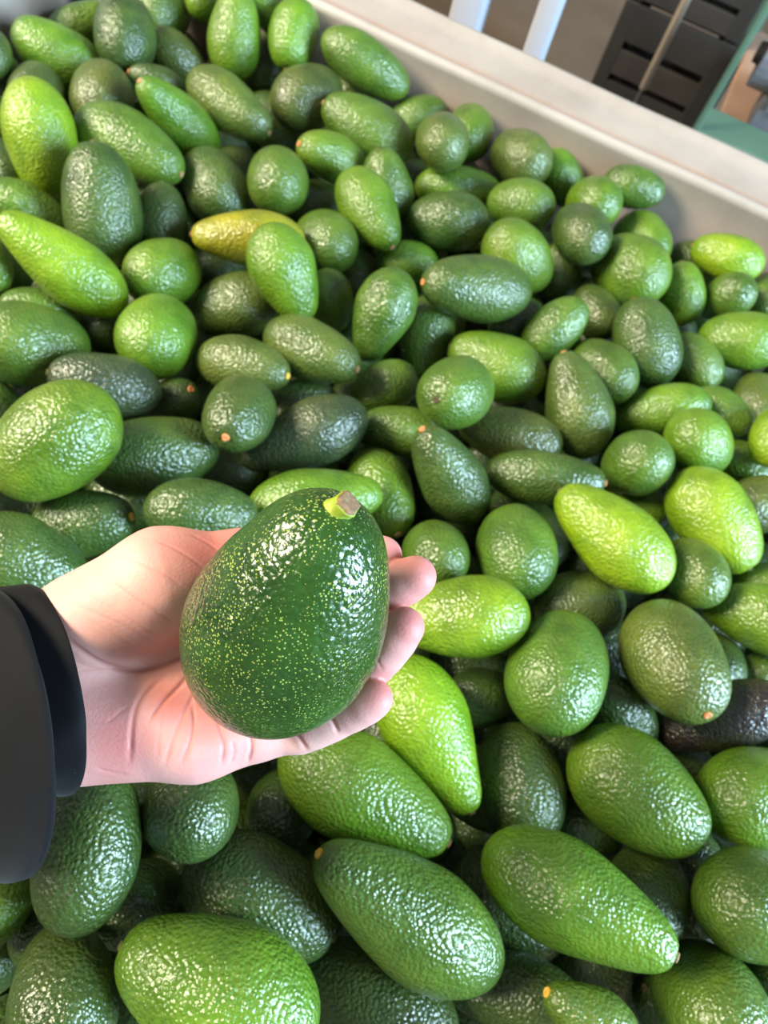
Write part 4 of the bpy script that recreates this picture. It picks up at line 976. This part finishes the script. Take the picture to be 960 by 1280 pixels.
CREASES = [  # pixel path, depth mm, width px
    ([(66, 790), (90, 804), (123, 828), (160, 839), (195, 836), (234, 820), (260, 805)], 0.90, 3.1),
    ([(92, 839), (115, 838), (140, 835), (170, 839)], 0.30, 1.5),
    ([(70, 775), (82, 792), (96, 806)], 0.24, 1.5),
    ([(240, 838), (222, 861), (204, 877), (186, 902)], 0.72, 2.6),
    ([(208, 845), (190, 858), (172, 878), (165, 905), (162, 955)], 0.54, 2.8),
    ([(246, 862), (232, 888), (216, 925), (205, 958)], 0.42, 2.5),
    ([(240, 876), (243, 905), (238, 930), (226, 956)], 0.60, 2.6),
    ([(270, 896), (276, 915), (281, 936), (276, 956)], 0.60, 2.6),
    ([(205, 880), (200, 910), (196, 950)], 0.21, 1.5),
    ([(312, 918), (316, 934), (309, 954)], 0.66, 2.5),
    ([(290, 925), (294, 940), (288, 955)], 0.30, 1.6),
    ([(366, 912), (374, 922), (384, 938)], 0.72, 2.5),
    ([(412, 893), (417, 902), (423, 917)], 0.60, 2.1),
    ([(133, 905), (150, 890), (160, 884)], 0.18, 1.5),
    ([(120, 960), (140, 966), (160, 968)], 0.24, 1.9),
    ([(90, 753), (128, 770), (167, 787), (192, 801)], 0.21, 1.5),
    ([(133, 722), (160, 742), (187, 760), (232, 786)], 0.27, 1.5),
    ([(147, 690), (178, 705), (213, 722), (236, 740)], 0.24, 1.5),
    ([(195, 676), (216, 684), (236, 696), (258, 712)], 0.30, 1.5),
    ([(108, 742), (150, 766), (205, 800)], 0.15, 1.5),
    ([(238, 668), (256, 676), (276, 690)], 0.24, 1.5),
    ([(104, 770), (140, 790), (175, 812)], 0.15, 1.5),
    ([(92, 825), (108, 833), (124, 836)], 0.18, 1.5),
    ([(462, 812), (470, 822), (478, 838)], 0.30, 1.7),
]
RED_SPOTS = [(515, 778, 0, 42), (532, 720, 0, 40), (495, 690, 0, 26), (480, 866, 0, 34), (262, 905, 0, 70), (215, 880, 0, 40), (270, 690, 0, 60), (150, 930, 0, 60)]


# the soft skin gives way where the fruit lies on it
Mi = np.linalg.inv(np.array(axis_matrix(held_p, held_a, 0.6)))
Rl = Mi[:3, :3] @ RM
tl = Mi[:3, :3] @ CAMV + Mi[:3, 3]
lx = Rl[0, 0] * GX + Rl[0, 1] * GY + Rl[0, 2] * GZ + tl[0]
ly = Rl[1, 0] * GX + Rl[1, 1] * GY + Rl[1, 2] * GZ + tl[1]
lz = Rl[2, 0] * GX + Rl[2, 1] * GY + Rl[2, 2] * GZ + tl[2]
tq = np.clip(lz / (HL / 2), -1, 1)
lx = lx - .012 * HL * (tq * tq - .4)
pr = avocado_profile(tq, HN) * HW / 2
avo = (np.sqrt(lx * lx + ly * ly) - pr) * .85
avo = np.where(np.abs(lz) > HL / 2, np.maximum(avo, np.abs(lz) - HL / 2), avo)
hand_sdf = -smin(-hand_sdf, avo - .0008, .003)

import openvdb
grid = openvdb.FloatGrid(.01)
grid.copyFromArray(np.ascontiguousarray(np.clip(hand_sdf, -.01, .01).astype('f4')))
pts, quads = grid.convertToQuads(isovalue=0.0)
pts = np.array(pts, dtype=float) * VOX + lo
quads = np.array(quads)[:, ::-1]
# drop stray islands: keep the connected piece that holds the palm
par = np.arange(len(pts))
for _ in range(60):
    mn = par[quads].min(1)
    new = par.copy()
    for c in range(4): np.minimum.at(new, quads[:, c], mn)
    new = new[new]
    if (new == par).all(): break
    par = new
big = np.bincount(par).argmax()
keep = par == big
quads = quads[keep[quads[:, 0]]]
idx = np.cumsum(keep) - 1
pts = pts[keep]
quads = idx[quads]


def relax(p, q, n, lam=.5):
    e = np.concatenate([q[:, [0, 1]], q[:, [1, 2]], q[:, [2, 3]], q[:, [3, 0]]])
    e = np.unique(np.sort(e, 1), axis=0)
    deg = np.bincount(e.ravel(), minlength=len(p))[:, None]
    for _ in range(n):
        for l_ in (lam, -lam * 1.03):
            s = np.zeros_like(p)
            np.add.at(s, e[:, 0], p[e[:, 1]])
            np.add.at(s, e[:, 1], p[e[:, 0]])
            p = p + (s / deg - p) * l_
    return p


pts = relax(pts, quads, 5)


def vnormals(p, q):
    n = np.cross(p[q[:, 2]] - p[q[:, 0]], p[q[:, 3]] - p[q[:, 1]])
    o = np.zeros_like(p)
    for c in range(4): np.add.at(o, q[:, c], n)
    return o / (np.linalg.norm(o, axis=1)[:, None] + 1e-12)


nrm = vnormals(pts, quads)
ctr = pts.mean(0)
if ((pts - ctr) * nrm).sum() < 0:
    quads = quads[:, ::-1]
    nrm = -nrm
u = 480 + FPX * pts[:, 0] / pts[:, 2]
w = 640 + FPX * pts[:, 1] / pts[:, 2]
facing = np.clip(-nrm[:, 2] * 2.5 + .3, 0, 1)
disp = np.zeros(len(pts))
redness = np.zeros(len(pts))
for pl, dep, sig in CREASES:
    best = np.full(len(pts), 1e9)
    tt_ = np.zeros(len(pts))
    # smooth the polyline
    P_ = np.array(pl, float)
    for _ in range(2):
        Q_ = [P_[0]]
        for i in range(len(P_) - 1):
            Q_ += [P_[i] * .75 + P_[i + 1] * .25, P_[i] * .25 + P_[i + 1] * .75]
        Q_.append(P_[-1])
        P_ = np.array(Q_)
    cl_ = np.r_[0, np.cumsum(np.hypot(*np.diff(P_, axis=0).T))]
    for i in range(len(P_) - 1):
        a_, b_ = P_[i], P_[i + 1]
        d_ = b_ - a_
        h = np.clip(((u - a_[0]) * d_[0] + (w - a_[1]) * d_[1]) / (d_ @ d_ + 1e-9), 0, 1)
        dd = np.hypot(u - a_[0] - h * d_[0], w - a_[1] - h * d_[1])
        c_ = dd < best
        best[c_] = dd[c_]
        tt_[c_] = ((cl_[i] + h * (cl_[i + 1] - cl_[i])) / cl_[-1])[c_]
    fade = np.clip(np.minimum(tt_ * 5, (1 - tt_) * 5) + .15, 0, 1)
    g = np.exp(-(best / sig) ** 2) * fade * facing
    disp -= dep * .001 * g
    disp += dep * .00007 * np.exp(-((best - sig * 2.2) / (sig * 1.3)) ** 2) * fade * facing
    redness = np.maximum(redness, np.exp(-(best / (sig * 1.1)) ** 2) * fade * facing * min(1, dep * 1.1))
pts = pts + nrm * disp[:, None]
tipf = np.zeros(len(pts))
for (tx, ty, tzz, rad) in RED_SPOTS:
    tipf = np.maximum(tipf, np.exp(-((u - tx) ** 2 + (w - ty) ** 2) / rad ** 2))
world_pts = (RM @ pts.T).T + CAMV
hand_c = ray_to(150, 850, depth=.30)


def skin_material():
    m, nt, b = node_mat('skin')
    tc = nt.nodes.new('ShaderNodeTexCoord')
    vec = tc.outputs['Object']
    n = noise(nt, 45, 4, .6, vec)
    base = ramp(nt, n.outputs[0], [(.3, srgb(216, 160, 154)), (.52, srgb(222, 170, 162)), (.75, srgb(228, 182, 172))])
    a1 = nt.nodes.new('ShaderNodeAttribute')
    a1.attribute_name = 'crease'
    a2 = nt.nodes.new('ShaderNodeAttribute')
    a2.attribute_name = 'flush'
    c = mix(nt, math_node(nt, 'MULTIPLY', a2.outputs['Fac'], .75), base.outputs[0], srgb(208, 112, 104))
    c = mix(nt, math_node(nt, 'MULTIPLY', a1.outputs['Fac'], .45), c, srgb(170, 84, 72))
    nt.links.new(c, b.inputs['Base Color'])
    b.inputs['Roughness'].default_value = .58
    b.inputs['Subsurface Weight'].default_value = .25
    b.inputs['Subsurface Radius'].default_value = (1.0, .35, .2)
    b.inputs['Subsurface Scale'].default_value = .004
    v = nt.nodes.new('ShaderNodeTexVoronoi')
    v.inputs['Scale'].default_value = 900
    nt.links.new(vec, v.inputs['Vector'])
    nb = noise(nt, 300, 4, .65, vec)
    h = math_node(nt, 'MULTIPLY_ADD', nb.outputs[0], 1.4, v.outputs['Distance'])
    bump(nt, h, .35, .00016, b)
    return m


M_SKIN = skin_material()
person = mesh_obj('person', world_pts - hand_c, quads, M_SKIN)
person.location = hand_c
for nm, arr in (('crease', redness), ('flush', tipf)):
    at = person.data.attributes.new(nm, 'FLOAT', 'POINT')
    at.data.foreach_set('value', arr.astype('f4'))
tag(person, 'person in a black jacket, open hand reaching in and cradling the large avocado', 'person')

# ------------------------------------------------------------------ sleeve and cuff
def cloth_material():
    m, nt, b = node_mat('black_jersey')
    tc = nt.nodes.new('ShaderNodeTexCoord')
    n = noise(nt, 20, 4, .6, tc.outputs['Object'])
    r = ramp(nt, n.outputs[0], [(.3, srgb(13, 13, 16)), (.7, srgb(20, 20, 24))])
    nf = noise(nt, 420, 2, .5, tc.outputs['Object'])
    fl = ramp(nt, nf.outputs[0], [(.80, (0, 0, 0, 1)), (.84, (1, 1, 1, 1))])
    c = mix(nt, math_node(nt, 'MULTIPLY', fl.outputs[0], .4), r.outputs[0], srgb(150, 150, 158))
    nt.links.new(c, b.inputs['Base Color'])
    b.inputs['Roughness'].default_value = .75
    b.inputs['Sheen Weight'].default_value = .05
    b.inputs['Specular IOR Level'].default_value = .12
    nb = noise(nt, 1500, 2, .6, tc.outputs['Object'])
    bump(nt, nb.outputs[0], .35, .0003, b)
    return m


M_CLOTH = cloth_material()


def tube_cloth(name, rings, mat, thick, folds, n=96, sub=7):
    """rings: (centre, V half-vector, D half-vector) in camera space; interpolated and folded"""
    C = np.array([r[0] for r in rings])
    V = np.array([r[1] for r in rings])
    D = np.array([r[2] for r in rings])
    m_ = (len(rings) - 1) * sub + 1
    s = np.linspace(0, len(rings) - 1, m_)

    def ip(A):
        out = []
        for q in s:
            i = min(int(q), len(A) - 2)
            t = q - i
            p0, p1, p2, p3 = A[max(i - 1, 0)], A[i], A[i + 1], A[min(i + 2, len(A) - 1)]
            out.append(.5 * ((2 * p1) + (-p0 + p2) * t + (2 * p0 - 5 * p1 + 4 * p2 - p3) * t * t + (-p0 + 3 * p1 - 3 * p2 + p3) * t ** 3))
        return np.array(out)
    C, V, D = ip(C), ip(V), ip(D)
    vs = []
    for i in range(m_):
        for j in range(n):
            ph = j * 2 * math.pi / n
            k = 1 + folds(s[i], ph)
            p = C[i] + V[i] * math.cos(ph) * k + D[i] * math.sin(ph) * k
            vs.append(p)
    vs = (RM @ np.array(vs).T).T + CAMV - hand_c
    fs = [(i * n + j, i * n + (j + 1) % n, (i + 1) * n + (j + 1) % n, (i + 1) * n + j) for i in range(m_ - 1) for j in range(n)]
    o = mesh_obj(name, vs, fs, mat, person)
    md = o.modifiers.new('thickness', 'SOLIDIFY')
    md.thickness = thick
    md.offset = 0
    sb = o.modifiers.new('smooth', 'SUBSURF')
    sb.levels = sb.render_levels = 1
    return o


def cuff_folds(s, ph):
    return .010 * math.exp(-((ph - 1.75 - .1 * s) / .10) ** 2) - .022 * math.exp(-((ph - 2.0 - .12 * s) / .16) ** 2) * min(1, s * .7 + .2) + .012 * math.sin(3 * ph + s * 1.1) + .010 * math.sin(5 * ph - s * 2 + 1) * min(1, s) + .03 * math.exp(-((ph - 2.1) / .35) ** 2) * min(1, s * .8)


def sleeve_folds(s, ph):
    return .010 * math.sin(2 * ph + s) + .012 * math.sin(4 * ph - 1.4 * s) * min(1, s * .5) + .012 * math.sin(7 * s + 2 * ph) * min(1, s * .4)


V3 = lambda *a: np.array(a, float)
# ph = 0 is the top of the opening in the picture, ph = 90 deg the side towards the camera
e0, e1 = cpt(36, 737, .298), cpt(80, 990, .292)
cuff = tube_cloth('cuff', [
    ((e0 + e1) / 2, (e0 - e1) / 2, V3(.0250, -.0065, -.0285)),
    ((e0 + e1) / 2 + V3(-.004, 0, .0005), (e0 - e1) / 2 * 1.015, V3(.0245, -.0065, -.0295)),
    ((e0 + e1) / 2 + V3(-.018, .0005, .002), (e0 - e1) / 2 * 1.0, V3(.0225, -.006, -.0290)),
    ((e0 + e1) / 2 + V3(-.040, .001, .006), (e0 - e1) / 2 * .98, V3(.0200, -.005, -.0290)),
    ((e0 + e1) / 2 + V3(-.075, .001, .012), (e0 - e1) / 2 * .98, V3(.0150, -.004, -.0290)),
], M_CLOTH, .0020, cuff_folds)
s0, s1 = cpt(-14, 742, .292), cpt(18, 1092, .286)
sm = (s0 + s1) / 2
sleeve = tube_cloth('jacket_sleeve', [
    (sm, (s0 - s1) / 2, V3(.0350, -.007, -.0360)),
    (sm + V3(-.003, 0, 0), (s0 - s1) / 2 * 1.012, V3(.0345, -.007, -.0368)),
    (sm + V3(-.020, .002, .004), (s0 - s1) / 2 * 1.02, V3(.0310, -.007, -.0370)),
    (sm + V3(-.055, .004, .012), (s0 - s1) / 2 * 1.03, V3(.0240, -.006, -.0380)),
    (sm + V3(-.110, .006, .024), (s0 - s1) / 2 * 1.06, V3(.0170, -.005, -.0400)),
    (sm + V3(-.180, .008, .038), (s0 - s1) / 2 * 1.10, V3(.0040, -.002, -.0420)),
    (sm + V3(-.280, .010, .058), (s0 - s1) / 2 * 1.16, V3(.0040, -.002, -.0460)),
    (sm + V3(-.400, .014, .080), (s0 - s1) / 2 * 1.20, V3(.0040, -.002, -.0500)),
], M_CLOTH, .0026, sleeve_folds)


# ------------------------------------------------------------------ background beyond the rim
M_FLOOR = plain('dusty_concrete', srgb(112, 94, 78), .85, 0, .16, 2.2, .4, .003)
v = [(-4, -3, 0), (5, -3, 0), (5, 8, 0), (-4, 8, 0)]
fl = mesh_obj('floor', v, [(0, 1, 2, 3)], M_FLOOR, None, False)
fl['kind'] = 'structure'
M_WHITE = plain('white_painted_steel', srgb(172, 174, 186), .4, 0, .05, 4)
M_BLACK = plain('black_plastic', srgb(44, 42, 40), .5, 0, .2, 6)
M_BLACK2 = plain('worn_black_plastic', srgb(48, 44, 41), .6, 0, .25, 8)
M_GREEN = plain('green_painted_steel', srgb(94, 122, 102), .45, 0, .14, 5)
M_ROD = plain('galvanised_steel', srgb(196, 182, 166), .5, .1, .12, 12)
M_TAN = plain('tan_board', srgb(190, 150, 126), .75, 0, .1, 5)
M_GREY = plain('grey_cast_metal', srgb(140, 140, 148), .45, .35, .18, 9)
M_DARK = plain('dark_rubber', srgb(28, 28, 30), .7, 0, .2, 9)

# white steel frame behind the bin: two legs in view, a top rail and foot rail
YB = 1.16
legs = []
for px, py in ((588, 10), (681, 30)):
    legs.append(ray_to(px, py, y=YB))
lc = (legs[0] + legs[1]) / 2
rack = empty('steel_rack', (lc[0], YB, 0), 'white steel rack leg pair standing just behind the bin rim', 'rack')
for q, lw in zip(legs, (.046, .031)):
    bm = bmesh.new()
    add_box(bm, (q[0] - lc[0], 0, .53), (lw, lw, 1.02), .006)
    bm_obj('leg', bm, M_WHITE, rack, True)
    bm = bmesh.new()
    add_box(bm, (q[0] - lc[0], 0, .01), (.09, .09, .02), .004)
    bm_obj('foot_plate', bm, M_WHITE, rack)
hw = abs(legs[1][0] - legs[0][0]) / 2
for z in (.12, 1.05):
    bm = bmesh.new()
    add_box(bm, (0, 0, z), (hw * 2, .035, .035), .005)
    bm_obj('rail', bm, M_WHITE, rack)

# stack of black slatted crates standing on the floor
YC = 1.75
pl_, pr_ = ray_to(757, 60, y=YC), ray_to(905, 88, y=YC)
cw = pr_[0] - pl_[0]
ccx = (pr_[0] + pl_[0]) / 2
ch = .255
bottom_z = 0.0
crate_labels = ['lowest black slatted crate of the stack behind the bin', 'second crate from the floor in the black crate stack behind the bin',
                'third crate from the floor in the black crate stack behind the bin', 'topmost black slatted crate of the stack behind the bin']
for lv in range(4):
    cr = empty('crate', (ccx, YC + .19, lv * (ch + .004)), crate_labels[lv], 'crate', 'black crates stacked behind the bin')
    w2, d2 = cw / 2, .19
    for sx in (-1, 1):
        for sy in (-1, 1):
            bm = bmesh.new()
            add_box(bm, (sx * (w2 - .015), sy * (d2 - .015), ch / 2), (.03, .03, ch), .003)
            bm_obj('corner_post', bm, M_BLACK, cr)
    bm = bmesh.new()
    add_box(bm, (0, 0, .012), (cw - .03, 2 * d2 - .03, .012), .002)
    bm_obj('crate_base', bm, M_BLACK, cr)
    for sy in (-1, 1):
        for i, (z, hh) in enumerate(((.022, .038), (.078, .05), (.142, .05), (.218, .07))):
            bm = bmesh.new()
            add_box(bm, (0, sy * (d2 - .006), z), (cw - .045, .010, hh), .002)
            bm_obj('slat', bm, M_BLACK if i % 2 else M_BLACK2, cr)
    for sx in (-1, 1):
        for z, hh in ((.022, .038), (.078, .05), (.142, .05), (.218, .07)):
            bm = bmesh.new()
            add_box(bm, (sx * (w2 - .006), 0, z), (.010, 2 * d2 - .045, hh), .002)
            bm_obj('slat', bm, M_BLACK, cr)

# upright rod standing in front of the crates
a_, b_ = ray_to(803, 110, y=1.62), ray_to(862, -6, y=1.62)
rx = (a_[0] + b_[0]) / 2
rz0 = float(a_[2])
rod = empty('steel_rod', (rx, 1.62, 0), 'thin galvanised steel rod upright before the black crates', 'rod')
bm = bmesh.new()
add_tube(bm, (0, 0, rz0), (0, 0, 1.35), .0078)
bm_obj('shaft', bm, M_ROD, rod, True)
bm = bmesh.new()
add_tube(bm, (0, 0, .02), (0, 0, rz0), .0055)
bm_obj('stand_post', bm, M_DARK, rod, True)
bm = bmesh.new()
add_tube(bm, (0, 0, 0), (0, 0, .02), .13, .12, 28)
bm_obj('stand_foot', bm, M_DARK, rod, True)

# green machine frame with a tan panel and a grey motor
YG = 1.36
g0 = ray_to(868, 153, y=YG)
gx0 = float(g0[0])
zt = float(ray_to(905, 140, y=YG + .09)[2])
gm = empty('sorting_machine', (gx0 + .35, YG + .3, 0), 'green painted machine frame with tan panel and grey motor, right of the crates', 'machine')
ox, oy = -.35, -.3
LOCG = lambda p: (float(p[0]) - gx0 + ox, float(p[1]) - YG + oy, float(p[2]))
for x_, y_, w_ in ((ox + .008, oy + .006, .012), (ox + .76, oy + .02, .04), (LOCG(ray_to(944, 20, y=YG + .52))[0], oy + .52, .045)):
    bm = bmesh.new()
    add_box(bm, (x_, y_, .75), (w_, w_, 1.5), .003)
    bm_obj('post', bm, M_GREEN, gm)
bm = bmesh.new()
add_box(bm, (ox + .39, oy + .045, zt - .04), (.76, .09, .08), .004)
bm_obj('beam', bm, M_GREEN, gm)
bm = bmesh.new()
add_box(bm, (ox + .42, oy + .30, zt - .035), (.76, .42, .02), .003)
bm_obj('panel', bm, M_TAN, gm)
mx, my, mz = LOCG(ray_to(938, 95, y=YG + .16))
mz = zt + .075
bm = bmesh.new()
add_tube(bm, (mx, my, mz), (mx + .24, my, mz), .05, .05, 24)
for i in range(8):
    add_box(bm, (mx + .05 + i * .022, my, mz), (.004, .112, .112), .001)
motor = bm_obj('motor', bm, M_GREY, gm)
bm = bmesh.new()
add_tube(bm, (mx + .01, my, mz), (mx - .012, my, mz), .020, .016, 18)
bm_obj('shaft_hub', bm, M_DARK, motor)
bm = bmesh.new()
add_box(bm, (mx + .12, my, (mz - .045 + zt - .025) / 2), (.17, .09, mz - .045 - zt + .035), .004)
bm_obj('motor_mount', bm, M_GREY, gm)
